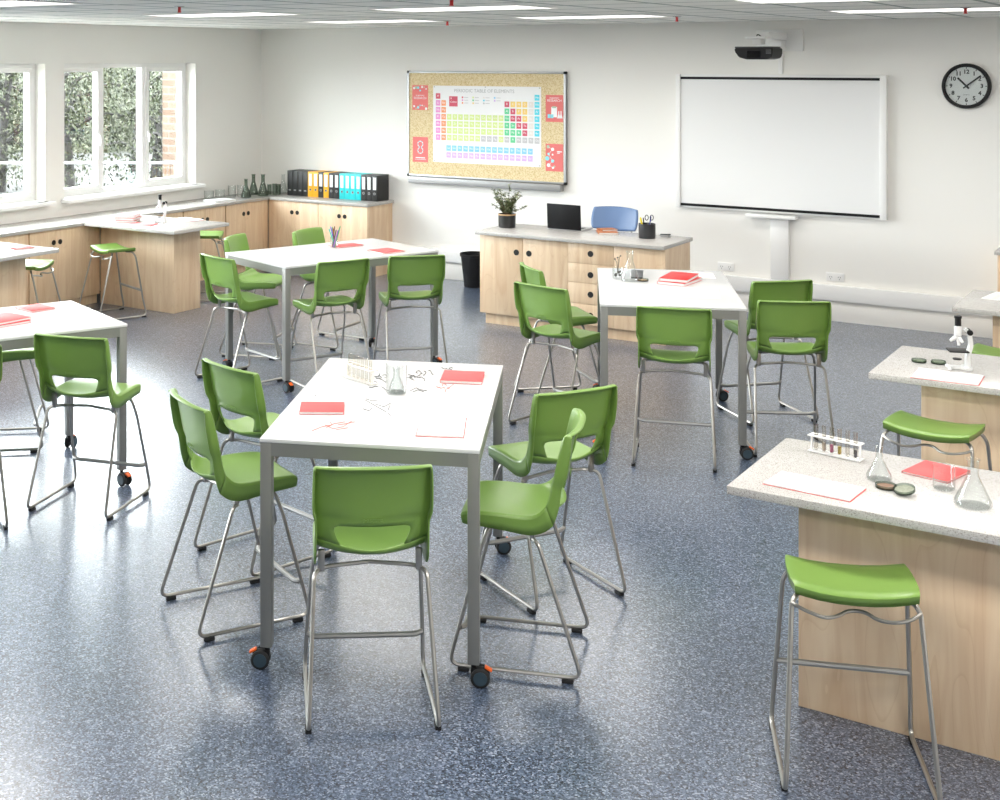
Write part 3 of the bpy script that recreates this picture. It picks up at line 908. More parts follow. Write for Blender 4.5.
# interactive whiteboard
t = thing('whiteboard', 'large interactive whiteboard with white side bars on the back wall', 'whiteboard', (-3.648, YB, .953))
hw = .965; H_ = 1.286
obj('writing_surface', bx(-hw + .045, hw - .055, -.062, -.02, .03, H_ - .03), M_board, t)
f = B()
box(f, -hw, hw, -.055, -.001, 0, H_, bev=.004)
obj('backing', f, M_white, t)
obj('side_bar', bx(-hw - .002, -hw + .045, -.078, -.0555, 0, H_, bev=.005), M_white, t)
obj('side_bar', bx(hw - .055, hw + .002, -.078, -.0555, 0, H_, bev=.005), M_white, t)
for z in (.018, H_ - .048): obj('black_rail', bx(-hw + .046, hw - .056, -.068, -.0555, z, z + .024), M_black, t)
obj('pen_shelf', bx(-.27, .19, -.14, -.02, -.045, -.012, bev=.008), M_white, t)
# projector
t = thing('projector', 'black short-throw projector above the whiteboard', 'projector', (-3.60, 11.62, 2.38))
pj = B()
prism(pj, [(-.165, .10), (.165, .10), (.165, .045), (.15, .012), (.10, 0), (-.06, 0), (-.125, .018), (-.165, .07)], -.15, .15, Matrix.Rotation(R(90), 4, 'X'))
bmesh.ops.bevel(pj, geom=list(pj.edges), offset=.006, segments=2, affect='EDGES')
obj('body', pj, M_black, t)
obj('lens_window', bx(-.055, .065, -.153, -.149, .015, .075), pbr('lens_black', (.002, .002, .002), .08), t)
obj('top_cover', bx(-.17, .155, -.13, .13, .1005, .113, bev=.004), pbr('dark_grey_plastic', (.05, .05, .05), .5), t)
for i in range(4): obj('vent', bx(.11, .155, -.1525, -.1505, .05 + i * .010, .055 + i * .010), pbr('vent_grey', (.10, .10, .10), .5), t)
t = thing('projector_mount', 'white wall plate and arm carrying the projector', 'bracket', (-3.633, YB, 2.45))
obj('wall_plate', bx(-.215, .215, -.03, -.001, .008, .208, bev=.006), M_white, t)
a = B()
box(a, -.035, .075, -.60, -.0305, .115, .175, bev=.006)
box(a, -.03, .05, -.74, -.62, .064, .112, bev=.004); box(a, -.075, .10, -.80, -.58, .1125, .135, bev=.004)
obj('arm', a, M_white, t)
obj('arm_cover', bx(-.05, .06, -.17, -.0305, .01, .10, bev=.005), M_white, t)
cb = tube(B(), fillet([(-.045, -.60, .10), (-.02, -.62, .16), (.04, -.60, .11)], .02), .005, 6)
obj('cable', cb, M_black, t)
tag(obj('upper_cable_trunking', bx(-3.645, -3.605, YB - .025, YB - .0005, 2.243, 2.457, bev=.003), M_white), 'narrow white cable trunking between projector plate and whiteboard', 'trunking')
tag(obj('lower_cable_trunking', bx(-3.712, -3.545, YB - .045, YB - .0005, .332, .907, bev=.006), M_white), 'wide white cable trunking below the whiteboard down to the skirting', 'trunking')

# clock
t = thing('wall_clock', 'round black-rimmed wall clock with white face on the back wall at right', 'clock', (-2.041, YB, 2.151))
obj('rim', lathe(B(), [(.165, -.04), (.172, -.055), (.188, -.055), (.195, -.045), (.195, -.001), (.165, -.001)], (0, 0, 0), 48, 0, 'Y'), M_black, t)
obj('face', lathe(B(), [(0, -.03), (.1655, -.03), (.1655, -.0015), (0, -.0015)], (0, 0, 0), 48, 0, 'Y'), M_page, t, smooth=0)
n = B()
for h in range(1, 13):
    a = PI / 2 - h * PI / 6
    text_into(n, str(h), .048, Matrix.Translation((math.cos(a) * .122, -.0308, math.sin(a) * .122)) @ RX, extr=.0005, bold=.0018)
    box(n, -.003, .003, -.0004, 0, .148, .163, mat=Matrix.Translation((0, -.0305, 0)) @ Matrix.Rotation(PI / 2 - a, 4, 'Y'))
text_into(n, 'QUARTZ', .012, Matrix.Translation((0, -.0308, -.075)) @ RX, extr=.0004)
obj('numerals', n, M_ink, t, smooth=0)
def hand(ang, L_, w, y):
    return bx(-w * 1.7, w * 1.7, -.002, 0, -.03, L_, mat=Matrix.Translation((0, y, 0)) @ Matrix.Rotation(R(ang), 4, 'Y'))
obj('hour_hand', hand(-44, .098, .0045, -.034), M_ink, t)
obj('minute_hand', hand(52, .145, .0035, -.038), M_ink, t)
obj('hand_boss', lathe(B(), [(0, -.042), (.009, -.042), (.009, -.031), (0, -.031)], (0, 0, 0), 16, 0, 'Y'), M_ink, t)
obj('glass_cover', lathe(B(), [(0, -.048), (.1650, -.048), (.1650, -.0465), (0, -.0465)], (0, 0, 0), 48, 0, 'Y'), M_pane, t)

def socket(x, z, label):
    t = thing('power_socket', label, 'socket', (x, YB, z), 0, 'white double power sockets')
    obj('plate', bx(-.078, .078, -.012, -.0005, -.038, .038, bev=.003), M_white, t)
    for sx in (-.038, .038):
        p = B()
        for dx, dz, a in ((-.009, .0, 25), (.009, .0, -25), (0, -.018, 0)):
            box(p, -.0018, .0018, -.0006, 0, -.006, .006, mat=Matrix.Translation((sx + dx, -.0122, dz)) @ Matrix.Rotation(R(a), 4, 'Y'))
        obj('pin_slots', p, M_ink, t)
        obj('switch', bx(sx - .010 + math.copysign(.018, sx), sx + .010 + math.copysign(.018, sx), -.0145, -.0121, .014, .030, bev=.001), M_white, t)
socket(-4.145, .407, 'white double power socket low on the wall, beside the desk, left of the trunking')
socket(-3.137, .402, 'white double power socket low on the wall, right of the trunking under the whiteboard')

# ------------------------------------------------------------------ binders and box files
BK = pbr('binder_black', (.012, .012, .012), .45); BO = pbr('binder_orange', (.86, .42, .02), .4); BC = pbr('binder_cyan', (.02, .58, .62), .4)
LBL = pbr('spine_label', (.80, .82, .85), .6); LBP = pbr('pink_label', (.82, .66, .64), .6)
def binder(x, w, cover, lab_m, label, boxfile=False):
    t = thing('box_file' if boxfile else 'ring_binder', label, 'box file' if boxfile else 'ring binder', (x, 12.13, ZT), 0, 'box files and binders on the corner counter')
    obj('cover', bx(-w / 2 + .001, w / 2 - .001, 0, .235, 0.0, .285, bev=.002), cover, t)
    if boxfile:
        obj('metal_label_holder', bx(-.016, .016, -.002, -.0003, .055, .070), M_alu, t)
    else:
        obj('spine_label', bx(-w / 2 + .016, w / 2 - .016, -.0015, -.0003, .125, .262), lab_m, t)
        r_ = lathe(B(), [(.009, -.003), (.014, -.003), (.014, -.0003), (.009, -.0003)], (0, 0, .082), 16, 0, 'Y')
        obj('finger_ring', r_, M_alu, t)
        obj('finger_hole', lathe(B(), [(0, -.001), (.009, -.001), (.009, -.0003), (0, -.0003)], (0, 0, .082), 12, 0, 'Y'), M_holeblk, t)
spec = [(BK, 1, 'plain black box file, %s' % s) for s in ('leftmost, beside the glass flasks', 'second from the left end', 'third from the left end', 'touching the first orange binder')]
seq = [('K', 1), ('K', 1), ('K', 1), ('K', 1), ('O', 0), ('O', 0), ('K', 0), ('O', 0), ('K', 0), ('K', 0), ('C', 0), ('C', 0), ('C', 0), ('C', 0), ('K', 0), ('K', 0), ('K', 0)]
labs = ['plain black box file, leftmost, beside the clear flask', 'plain black box file, second from the left', 'plain black box file, third from the left', 'plain black box file touching the first orange binder',
        'orange ring binder beside the black box files', 'orange ring binder in the middle of the left coloured group, second orange', 'single black ring binder between two orange ones', 'orange ring binder standing alone between black ones',
        'black ring binder right of the lone orange one', 'black ring binder touching the first cyan one', 'cyan ring binder, leftmost of the four cyan', 'cyan ring binder, second of the four cyan', 'cyan ring binder, third of the four cyan', 'cyan ring binder, rightmost of the four cyan',
        'black ring binder right after the cyan ones', 'black ring binder second from the right end of the row', 'black ring binder at the right end of the row, its side showing']
for i, (k, bf) in enumerate(seq):
    w = 1.245 / 17
    m = {'K': BK, 'O': BO, 'C': BC}[k]
    binder(-9.20 + w * (i + .5), w, m, LBP if (k == 'C' and i > 10) else LBL, labs[i], bool(bf))

# ------------------------------------------------------------------ glassware
def conical(r_, h, neck):
    return [(0, .001), (r_ * .92, .001), (r_, .008), (r_ * .97, .02), (neck, h * .66), (neck, h * .95), (neck * 1.25, h), (neck * 1.25, h - .002), (neck * .86, h * .94), (neck * .86, h * .66), (r_ * .93, .02), (r_ * .88, .005), (0, .005)]
def beaker_prof(r_, h): return [(0, .001), (r_ * .93, .001), (r_, .008), (r_, h - .006), (r_ * 1.07, h), (r_ * 1.05, h - .001), (r_ * .965, h - .008), (r_ * .965, .009), (r_ * .9, .005), (0, .005)]
def glassware(name, prof, x, y, z, label, cat, mat=None, group=None, seg=28):
    o = obj(name, lathe(B(), prof, seg=seg), mat or M_glass, smooth=40)
    o.location = (x, y, z)
    return tag(o, label, cat, group)
def at(px, py, z): return W(px, py, z)

x, y = W(879, 480, ZT); glassware('conical_flask', conical(.046, .125, .0125), x, y, ZT + .0005, 'small empty conical flask between the tube rack and the beaker on the near bench', 'flask')
x, y = W(973, 506, ZT); glassware('conical_flask', conical(.062, .165, .019), x, y, ZT + .0005, 'largest clear conical flask, at the right edge of the near bench', 'flask')
x, y = W(944, 489, ZT); glassware('glass_beaker', beaker_prof(.038, .085), x, y, ZT + .0005, 'clear glass beaker in front of the pink-red notebook on the near bench', 'beaker')
x, y = W(396.5, 393, .9); glassware('glass_beaker', beaker_prof(.046, .13), x, y, .9005, 'clear beaker with a flask inside on the front white table', 'beaker')
glassware('conical_flask', conical(.034, .105, .014), x, y, .9065, 'small flask standing inside the beaker on the front white table', 'flask')
x, y = W(630, 281, .9); glassware('conical_flask', conical(.062, .20, .022), x, y, .9005, 'clear conical flask standing on the middle-right table', 'flask')
# dishes
def petri(x, y, z, label, tilt=0, fill=(.20, .16, .10)):
    t = thing('petri_dish', label, 'dish', (x, y, z), 0, 'glass petri dishes')
    obj('dish', lathe(B(), [(0, .001), (.036, .001), (.037, .003), (.037, .014), (.035, .014), (.035, .003), (0, .003)], seg=28), M_smoke, t)
    obj('sample', lathe(B(), [(0, .0035), (.033, .0035), (.033, .007), (0, .0085)], seg=20), pbr('sample_%s' % str(fill), fill, .5, vary=.5, bscale=120), t)
    if tilt: t.rotation_euler = (R(tilt), R(tilt * -.4), 0)
x, y = W(886, 488, ZT); petri(x, y, ZT + .0005, 'petri dish with brown sample on the near bench', fill=(.22, .12, .07))
x2, y2 = W(903, 493, ZT); petri(x2 + .008, y2 - .012, ZT + .011, 'empty-looking petri lid leaning on the brown one, near bench', tilt=12, fill=(.25, .27, .20))
x, y = W(919, 362, ZT); petri(x, y, ZT + .0005, 'left petri dish beside the microscope on the second right bench', fill=(.10, .14, .06))
x, y = W(938.5, 363.5, ZT); petri(x, y, ZT + .0005, 'right petri dish, touching the foot of the microscope, second right bench', fill=(.12, .16, .08))
x, y = W(643, 281, .9); petri(x, y, .9005, 'petri dish with a brass-coloured sample on the middle-right table', fill=(.35, .18, .06))

# test tube rack
def rack(x, y, z, rz, label, where, fills, mat):
    t = thing('test_tube_rack', label, 'rack', (x, y, z), rz)
    L_ = .105
    obj('base_plate', bx(-L_, L_, -.024, .024, .0005, .005, bev=.001), mat, t)
    tp = B()
    # top plate with six round holes: strips between tubes
    xs = [-.08 + .032 * i for i in range(6)]
    box(tp, -L_, L_, -.024, -.0095, .062, .066); box(tp, -L_, L_, .0095, .024, .062, .066)
    ed = [-L_] + [v for xx in xs for v in (xx - .0095, xx + .0095)] + [L_]
    for i in range(0, len(ed), 2): box(tp, ed[i], ed[i + 1], -.0095, .0095, .062, .066)
    obj('top_plate', tp, mat, t)
    for sx in (-1, 1): obj('end_post', bx(sx * (L_ - .007) - .003, sx * (L_ - .007) + .003, -.004, .004, .005, .062), mat, t)
    ca, sa = math.cos(rz), math.sin(rz)
    for i, xx in enumerate(xs):
        tt = thing('test_tube', 'glass test tube, %s from the left in %s' % (['first', 'second', 'third', 'fourth', 'fifth', 'sixth'][i], where), 'test tube', (x + ca * xx, y + sa * xx, z + .0055), 0, 'test tubes in ' + where)
        obj('tube', lathe(B(), [(0, 0), (.005, .001), (.008, .006), (.008, .100), (.0092, .101), (.0092, .102), (.0072, .101), (.0072, .006), (0, .002)], seg=14), M_tube, tt)
        if fills[i]:
            obj('liquid', lathe(B(), [(0, .0025), (.0055, .0045), (.0069, .008), (.0069, .034), (0, .034)], seg=12), pbr('liquid_%d' % i, fills[i], .3), tt)
M_rack = pbr('white_acrylic', (.84, .84, .84), .3)
p0, p1_ = W(811, 450, ZT), W(861, 461, ZT)
rz = math.atan2(p1_[1] - p0[1], p1_[0] - p0[0])
rack((p0[0] + p1_[0]) / 2, (p0[1] + p1_[1]) / 2, ZT, rz, 'white rack of six test tubes at the back corner of the near bench', 'the rack on the near bench', [None, (.5, .42, .36), (.45, .12, .25), (.5, .38, .08), None, (.03, .03, .05)], M_rack)
p0, p1_ = W(344, 375, .9), W(377, 386, .9)
rz = math.atan2(p1_[1] - p0[1], p1_[0] - p0[0])
rack((p0[0] + p1_[0]) / 2, (p0[1] + p1_[1]) / 2, .9, rz, 'pale rack of empty test tubes on the front white table', 'the rack on the front table', [None] * 6, pbr('ivory_acrylic', (.80, .77, .72), .4))

# glassware by the corner
for (px_, py_, r_, h, nm, lab, mt) in [
    (208, 198.2, .055, .085, 'glass_beaker', 'low wide clear beaker, leftmost of the glassware in the corner', M_glass),
    (220, 197.2, .055, .085, 'glass_beaker', 'second low clear beaker from the left by the corner', M_glass),
    (232, 197, .045, .13, 'glass_beaker', 'taller clear beaker, third from the left by the corner', M_glass),
    (241, 196.5, .045, .13, 'glass_beaker', 'taller clear beaker next to the grey flasks in the corner', M_glass)]:
    x, y = W(px_, py_, ZT); glassware(nm, beaker_prof(r_, h), max(x, XL + r_ * 1.1 + .01), y, ZT + .0005, lab, 'beaker', mt, 'beakers in the corner')
for (px_, py_, r_, h, nk, lab, mt) in [
    (246, 197.5, .060, .21, .018, 'clear grey conical flask at the left of the flask cluster in the corner', M_smoke),
    (253.5, 194.5, .060, .235, .020, 'smoked conical flask second from the left in the corner cluster', M_smoke),
    (263, 195.8, .062, .245, .021, 'darkest smoked conical flask in the middle of the corner cluster', M_smoke),
    (284.5, 192.5, .055, .215, .018, 'clear conical flask beside the first box file', M_glass)]:
    x, y = W(px_, py_, ZT); glassware('conical_flask', conical(r_, h, nk), max(x, XL + r_ + .01), min(y, YB - r_ - .01), ZT + .0005, lab, 'flask', mt, 'flasks in the corner')
for i, (px_, py_, h) in enumerate([(269.5, 194.8, .12), (274.5, 195, .13), (278.5, 194.6, .12)]):
    x, y = W(px_, py_, ZT); glassware('glass_jar', beaker_prof(.026, h), x, min(y, YB - .04), ZT + .0005, 'narrow grey glass jar, %s of three beside the dark flasks' % ['left', 'middle', 'right'][i], 'jar', M_smoke, 'narrow jars in the corner')

# ------------------------------------------------------------------ notebooks, folders
def notebook(x, y, z, rz, w, d, h, label, cover, name='notebook', group=None, fan=0):
    t = thing(name, label, name, (x, y, z), rz, group)
    obj('cover', bx(-w / 2, w / 2, -d / 2, d / 2, 0.0004, .0018, bev=.0004), cover, t)
    obj('pages', bx(-w / 2 + .002, w / 2 - .003, -d / 2 + .002, d / 2 - .002, .0019, h - .0016), M_page, t)
    c2 = B(); box(c2, -w / 2, w / 2, -d / 2, d / 2, h - .0014, h, bev=.0004); box(c2, -w / 2, -w / 2 + .0015, -d / 2, d / 2, .0018, h - .0014)
    obj('front_cover', c2, cover, t)
    return t
def open_book(x, y, z, rz, w, d, label, cover):
    t = thing('open_notebook', label, 'notebook', (x, y, z), rz)
    obj('cover', bx(-w / 2, w / 2, -d / 2, d / 2, 0.0004, .0018, bev=.0004), cover, t)
    bm = B()
    n = 12
    for s in (-1, 1):
        top = []; bot = []
        for i in range(n + 1):
            u = i / n; xx = s * (u * (w / 2 - .004) + .0005)
            zz = .0035 + .0045 * math.sin(min(1, u * 2.2) * PI / 2) * (1 - .35 * u)
            top.append([bm.verts.new((xx, yy, zz)) for yy in (-d / 2 + .003, d / 2 - .003)])
            bot.append([bm.verts.new((xx, yy, .0019)) for yy in (-d / 2 + .003, d / 2 - .003)])
        for i in range(n):
            bm.faces.new((top[i][0], top[i + 1][0], top[i + 1][1], top[i][1]))
            bm.faces.new((bot[i][0], bot[i + 1][0], top[i + 1][0], top[i][0])); bm.faces.new((bot[i][1], bot[i + 1][1], top[i + 1][1], top[i][1]))
        bm.faces.new((bot[n][0], bot[n][1], top[n][1], top[n][0]))
    bmesh.ops.recalc_face_normals(bm, faces=bm.faces)
    obj('pages', bm, M_page, t, smooth=60)
    return t
def quadfit(p, z):
    q = [Vector(W(*k, z)) for k in p]
    c_ = sum(q, Vector((0, 0))) / 4
    e = ((q[1] - q[0]) + (q[2] - q[3])) / 2; g = ((q[3] - q[0]) + (q[2] - q[1])) / 2
    return c_.x, c_.y, math.atan2(e.y, e.x), e.length, g.length
# (front-left, front-right, back-right, back-left) pixels on the table
x, y, a, w, d = quadfit([(299.5, 414.5), (344.5, 415), (344, 404.5), (301, 404.5)], .9)
notebook(x, y, .9, a, w, d, .012, 'pink-red notebook with white edges at the left side of the front white table', M_pink)
x, y, a, w, d = quadfit([(440, 383), (482, 385), (484.5, 374.5), (444.5, 373)], .9)
notebook(x, y, .9, a, w, d, .014, 'red closed notebook at the back right corner of the front white table', M_pink)
x, y, a, w, d = quadfit([(416, 436.5), (464, 438.5), (467, 418), (420.5, 416.5)], .9)
open_book(x, y, .9, a, w, d, 'open white notebook with red rim near the right edge of the front table', M_pink)
x, y, a, w, d = quadfit([(764, 484.5), (852, 503), (865, 489), (779, 472)], ZT)
open_book(x, y, ZT, a, w, d, 'open notebook on the near bench, in front of the tube rack', M_pink)
x, y, a, w, d = quadfit([(906, 474), (950, 484), (968, 472), (921, 461)], ZT)
notebook(x, y, ZT, a, w, d, .008, 'closed pink-red notebook behind the beaker on the near bench', M_pink)
x, y, a, w, d = quadfit([(910.5, 378), (979, 386), (985, 376.5), (918, 368.5)], ZT)
open_book(x, y, ZT, a, w, d, 'open notebook in front of the microscope on the second right bench', M_pink)
x, y, a, w, d = quadfit([(984, 299), (1012, 302), (1018, 295), (993, 292)], ZT)
open_book(x, y, ZT, a, w, d, 'white open notebook on the furthest right bench', M_page)
# middle-right table
x, y, a, w, d = quadfit([(660, 284.5), (690, 287), (697, 280), (673, 277)], .9)
for i in range(2):
    notebook(x - .01 * i, y + .012 * i, .9 + .0205 * i, a + .12 * i, w, d, .019, ['thick red folder, bottom of the two stacked on the middle-right table', 'thick red folder, top of the two stacked on the middle-right table'][i], M_red, 'folder', 'red folders on the middle-right table')
def sheet(x, y, z, rz, w, d, label, m=None):
    o = obj('paper_sheet', bx(-w / 2, w / 2, -d / 2, d / 2, .0003, .001), m or M_page, smooth=0); o.location = (x, y, z); o.rotation_euler = (0, 0, rz)
    return tag(o, label, 'paper')
M_sheet = pbr('offwhite_paper', (.83, .815, .80), .7)
x, y, a, w, d = quadfit([(683, 297), (722, 299), (717, 288), (680, 287)], .9); sheet(x, y, .9, a, w, d, 'white paper sheet beside the red folders on the middle-right table', M_sheet)
x, y, a, w, d = quadfit([(640, 300), (672, 302), (672, 294), (642, 293)], .9); sheet(x, y, .9, a, w, d, 'white paper sheet near the front of the middle-right table', M_sheet)
x, y, a, w, d = quadfit([(690, 278), (717, 279), (712, 273), (687, 272.5)], .9); sheet(x, y, .9, a, w, d, 'white paper sheet at the far right corner of the middle-right table', M_sheet)
# middle-left table
x, y, a, w, d = quadfit([(370, 251.5), (388, 255), (401, 251.5), (385, 248.5)], .9)
notebook(x, y, .9, a, w, d, .010, 'red notebook on the right half of the middle-left table', M_pink)
x, y, a, w, d = quadfit([(336, 247), (345, 249), (357, 245), (346, 243)], .9)
notebook(x, y, .9, a, w, d, .008, 'pink notebook behind the pencil cup on the middle-left table', M_pink)
x, y, a, w, d = quadfit([(245, 253.5), (265, 258.5), (286, 256), (266, 251.5)], .9)
open_book(x, y, .9, a, w, d, 'open white notebook at the left corner of the middle-left table', M_sheet)
x, y, a, w, d = quadfit([(294, 258), (312, 262), (343, 258.5), (322, 254.5)], .9)
open_book(x, y, .9, a, w, d, 'open white notebook left of the near chairs on the middle-left table', M_sheet)
# left-edge table
x, y, a, w, d = quadfit([(16, 308.5), (34, 313), (54, 308.5), (37, 304.5)], .9)
notebook(x, y, .9, a, w, d, .008, 'pink notebook at the back of the left-edge white table', M_pink)
for i in range(2):
    x, y, a, w, d = quadfit([(-20, 324), (4, 330), (22, 321.5), (0, 316)], .9)
    notebook(x - .008 * i, y + .01 * i, .9 + i * .0145, a + .08 * i, w, d, .013, ['pink-red folder cut by the left photo edge, lower of two on the table', 'pink-red folder cut by the left photo edge, upper of two on the table'][i], M_pink, 'folder', 'folders on the left-edge table')
# left benches
(x, y), a = W(128, 221.3, ZT), R(26)
for i in range(3):
    notebook(x + .006 * (i % 2), y, ZT + i * .0225, a + (.1, -.08, .05)[i], .20, .22, .021, 'pink folder, %s of the three stacked on the left microscope bench' % ['bottom', 'middle', 'top'][i], M_pink, 'folder', 'stacked folders on the left bench')
(x, y), a, w, d = W(143, 225, ZT), R(22), .25, .20
notebook(x, y, ZT, a, w, d, .008, 'pink notebook lying in front of the microscope on the left bench', M_pink)
x, y, a, w, d = quadfit([(169, 220), (190, 223), (199, 219.5), (182, 217.5)], ZT)
open_book(x, y, ZT, a, w, d, 'open white notebook at the far corner of the left microscope bench', M_pink)
x, y, a, w, d = quadfit([(17, 249.9), (36, 247.9), (27, 246.8), (8, 248.2)], ZT)
notebook(x, y, ZT, a, w, d, .009, 'red notebook on the nearer left bench', M_red)
x, y, a, w, d = -9.41, 11.17, R(80), .30, .20
notebook(x, y, ZT, a, w, d, .02, 'white closed document box on the window counter below the window corner', pbr('white_gloss_cover', (.82, .83, .84), .3), 'document_box')

# ------------------------------------------------------------------ microscopes
def microscope(x, y, rz, label):
    t = thing('microscope', label, 'microscope', (x, y, ZT), rz, 'small white microscopes')
    MW = pbr('microscope_enamel', (.80, .81, .81), .2, metal=.15)
    bs = B()
    prism(bs, [(-.055, -.035), (-.04, -.045), (-.03, -.02), (.01, -.018), (.03, -.045), (.06, -.04), (.065, 0), (.06, .04), (.03, .045), (.01, .018), (-.03, .02), (-.04, .045), (-.055, .035), (-.05, .02), (-.05, -.02)], .001, .016)
    bmesh.ops.bevel(bs, geom=list(bs.edges), offset=.003, segments=2, affect='EDGES')
    obj('base', bs, MW, t)
    arm = fillet([(.045, 0, .014), (.042, 0, .07), (.062, 0, .12), (.052, 0, .185), (.030, 0, .205)], .04)
    n = len(arm)
    obj('arm', tube(B(), arm, [.016 - .006 * i / n for i in range(n)], 12), MW, t)
    obj('stage', bx(-.048, .045, -.045, .045, .090, .097, bev=.002), M_black, t)
    obj('mirror', lathe(B(), [(0, .044), (.02, .048), (.022, .053), (0, .050)], (-.004, 0, 0), 18), M_black, t)
    obj('body_tube', lathe(B(), [(0, .165), (.014, .165), (.019, .17), (.019, .218), (0, .218)], (0, 0, 0), 18), MW, t)
    obj('eyepiece', lathe(B(), [(.015, .2185), (.015, .256), (.018, .257), (.018, .268), (.011, .27), (0, .267)], (0, 0, 0), 18), M_black, t)
    obj('objective', tube(B(), [(-.004, 0, .165), (-.038, -.006, .142)], [.013, .007], 10), MW, t)
    obj('objective', tube(B(), [(0, 0, .165), (.004, .0, .120)], [.013, .007], 10), MW, t)
    obj('objective', tube(B(), [(0, 0, .165), (.018, -.022, .138)], [.012, .007], 10), MW, t)
    obj('focus_knob', lathe(B(), [(0, -.032), (.014, -.032), (.014, -.020), (.005, -.02), (.005, .02), (.014, .02), (.014, .032), (0, .032)], (.05, 0, .19), 16, 0, 'Y'), M_black, t)
    return t
x, y = W(958, 369, ZT); microscope(x, y, R(22), 'white microscope standing on the second bench from the right front')
x, y = W(160, 222.5, ZT); m2 = microscope(x, y, R(22), 'white microscope standing on the left bench below the window')

# ------------------------------------------------------------------ things on the desk
x, y = W(505.5, 227.5, ZD)
y += .03
t = thing('plant_pot', 'black ceramic pot with a tan rim band on the left end of the teacher desk', 'pot', (x, y, ZD))
obj('pot', lathe(B(), [(0, .001), (.070, .001), (.078, .006), (.080, .11), (.080, .124), (.072, .124), (.070, .11), (0, .11)], seg=32), pbr('black_ceramic', (.02, .02, .02), .35), t)
obj('rim_band', lathe(B(), [(.0805, .112), (.0815, .113), (.0815, .124), (.0805, .125)], seg=32), pbr('tan_band', (.50, .32, .16), .6), t)
obj('soil', lathe(B(), [(0, .118), (.069, .116), (.069, .1105), (0, .1105)], seg=20), pbr('soil', (.03, .02, .015), .9), t)
pl = thing('potted_plant', 'bushy small-leaved olive green plant growing in the black pot', 'plant', (x, y, ZD + .118))
rp = random.Random(11)
stm = B(); lf = B()
for s in range(26):
    a = rp.uniform(0, 2 * PI); r1 = rp.uniform(.005, .045); lean = rp.uniform(.02, .17); h = rp.uniform(.10, .27) - lean * .25
    if s == 0: a, lean, h = -.55, .21, .19
    if s == 1: a, lean, h = PI - .5, .19, .20
    if s == 2: lean, h = .02, .30
    pts = [Vector((math.cos(a) * (r1 + lean * u ** 1.4), math.sin(a) * (r1 + lean * u ** 1.4), h * u)) for u in (0, .25, .5, .75, 1)]
    tube(stm, pts, [.0022, .002, .0018, .0014, .001], 5)
    for k in range(44):
        u = rp.uniform(.15, 1.02) * 4; i = min(3, int(u)); p = pts[i].lerp(pts[i + 1], u - i)
        L_ = rp.uniform(.018, .034)
        rot = Matrix.Rotation(rp.uniform(0, 2 * PI), 4, 'Z') @ Matrix.Rotation(rp.uniform(-.8, .6), 4, 'Y')
        mm = Matrix.Translation(p) @ rot
        vv = [lf.verts.new(mm @ Vector(q)) for q in ((0, 0, 0), (L_ * .5, L_ * .38, .003), (L_, 0, 0), (L_ * .5, -L_ * .38, .003))]
        f = lf.faces.new(vv); f.material_index = rp.choice((0, 0, 1, 2))
obj('stems', stm, pbr('stem_brown', (.16, .09, .05), .7), pl)
obj('leaves', lf, [pbr('leaf_dark', (.07, .10, .035), .5), pbr('leaf_mid', (.17, .21, .09), .5), pbr('leaf_pale', (.33, .36, .20), .5)], pl, smooth=0)
pl.parent = None

t = thing('laptop', 'open black laptop seen from the back on the teacher desk', 'laptop', (-5.12, 10.88, ZD), R(-2))
obj('screen_lid', bx(-.168, .168, -.006, .004, .008, .235, bev=.004, mat=Matrix.Rotation(R(3), 4, 'X')), pbr('laptop_black', (.004, .004, .005), .5, spec=.2), t)
obj('keyboard_base', bx(-.168, .168, .004, .24, .0008, .015, bev=.003), pbr('laptop_grey', (.55, .55, .56), .35, metal=.5), t)
obj('keys', bx(-.145, .145, .03, .15, .0152, .017), M_black, t)
LEA = pbr('brown_leather', (.42, .14, .05), .55)
x, y, a, w, d = quadfit([(594.5, 235.5), (618, 236.5), (617, 230.5), (596, 231)], ZD)
notebook(x, y + .02, ZD, a, .17, .21, .016, 'brown leather-covered journal lying on the desk, lower one', LEA, 'journal', 'leather journals on the desk')
notebook(x - .035, y + .10, ZD + .0165, a + .3, .15, .13, .012, 'brown leather-covered journal lying on top of the lower one', LEA, 'journal', 'leather journals on the desk')
x, y = W(647, 238, ZD)
t = thing('pen_pot', 'dark grey cylinder pot holding scissors and pens on the desk', 'pot', (x, y, ZD))
obj('pot', lathe(B(), [(0, .001), (.068, .001), (.072, .010), (.072, .125), (.068, .125), (.067, .01), (0, .008)], seg=32), pbr('graphite_metal', (.06, .06, .065), .3, metal=.6), t)
def pen(name, x, y, z, dx, dy, h, r_, m, label, tip=None, group=None):
    t = thing(name, label, name.replace('_', ' '), (x, y, z), 0, group)
    obj('barrel', tube(B(), [(0, 0, 0), (dx, dy, h)], r_, 7), m, t)
    v = Vector((dx, dy, h))
    obj('tip', tube(B(), [v, v * 1.04, v * 1.07], [r_, r_ * .55, r_ * .15], 7), tip or m, t)
YEL = pbr('yellow_plastic', (.85, .70, .02), .4); BLU = pbr('blue_plastic', (.06, .07, .35), .4)
pen('marker_pen', x - .02, y, ZD + .012, -.035, -.01, .155, .009, YEL, 'yellow marker in the dark pot on the desk')
pen('ballpoint_pen', x + .01, y + .01, ZD + .012, .012, .02, .165, .006, BLU, 'blue pen in the dark pot on the desk')
pen('ballpoint_pen', x - .03, y + .015, ZD + .012, -.012, .01, .15, .005, M_black, 'black pen in the dark pot on the desk')
t = thing('scissors', 'black-handled scissors standing in the dark pot on the desk', 'scissors', (x + .02, y, ZD + .012), R(34))
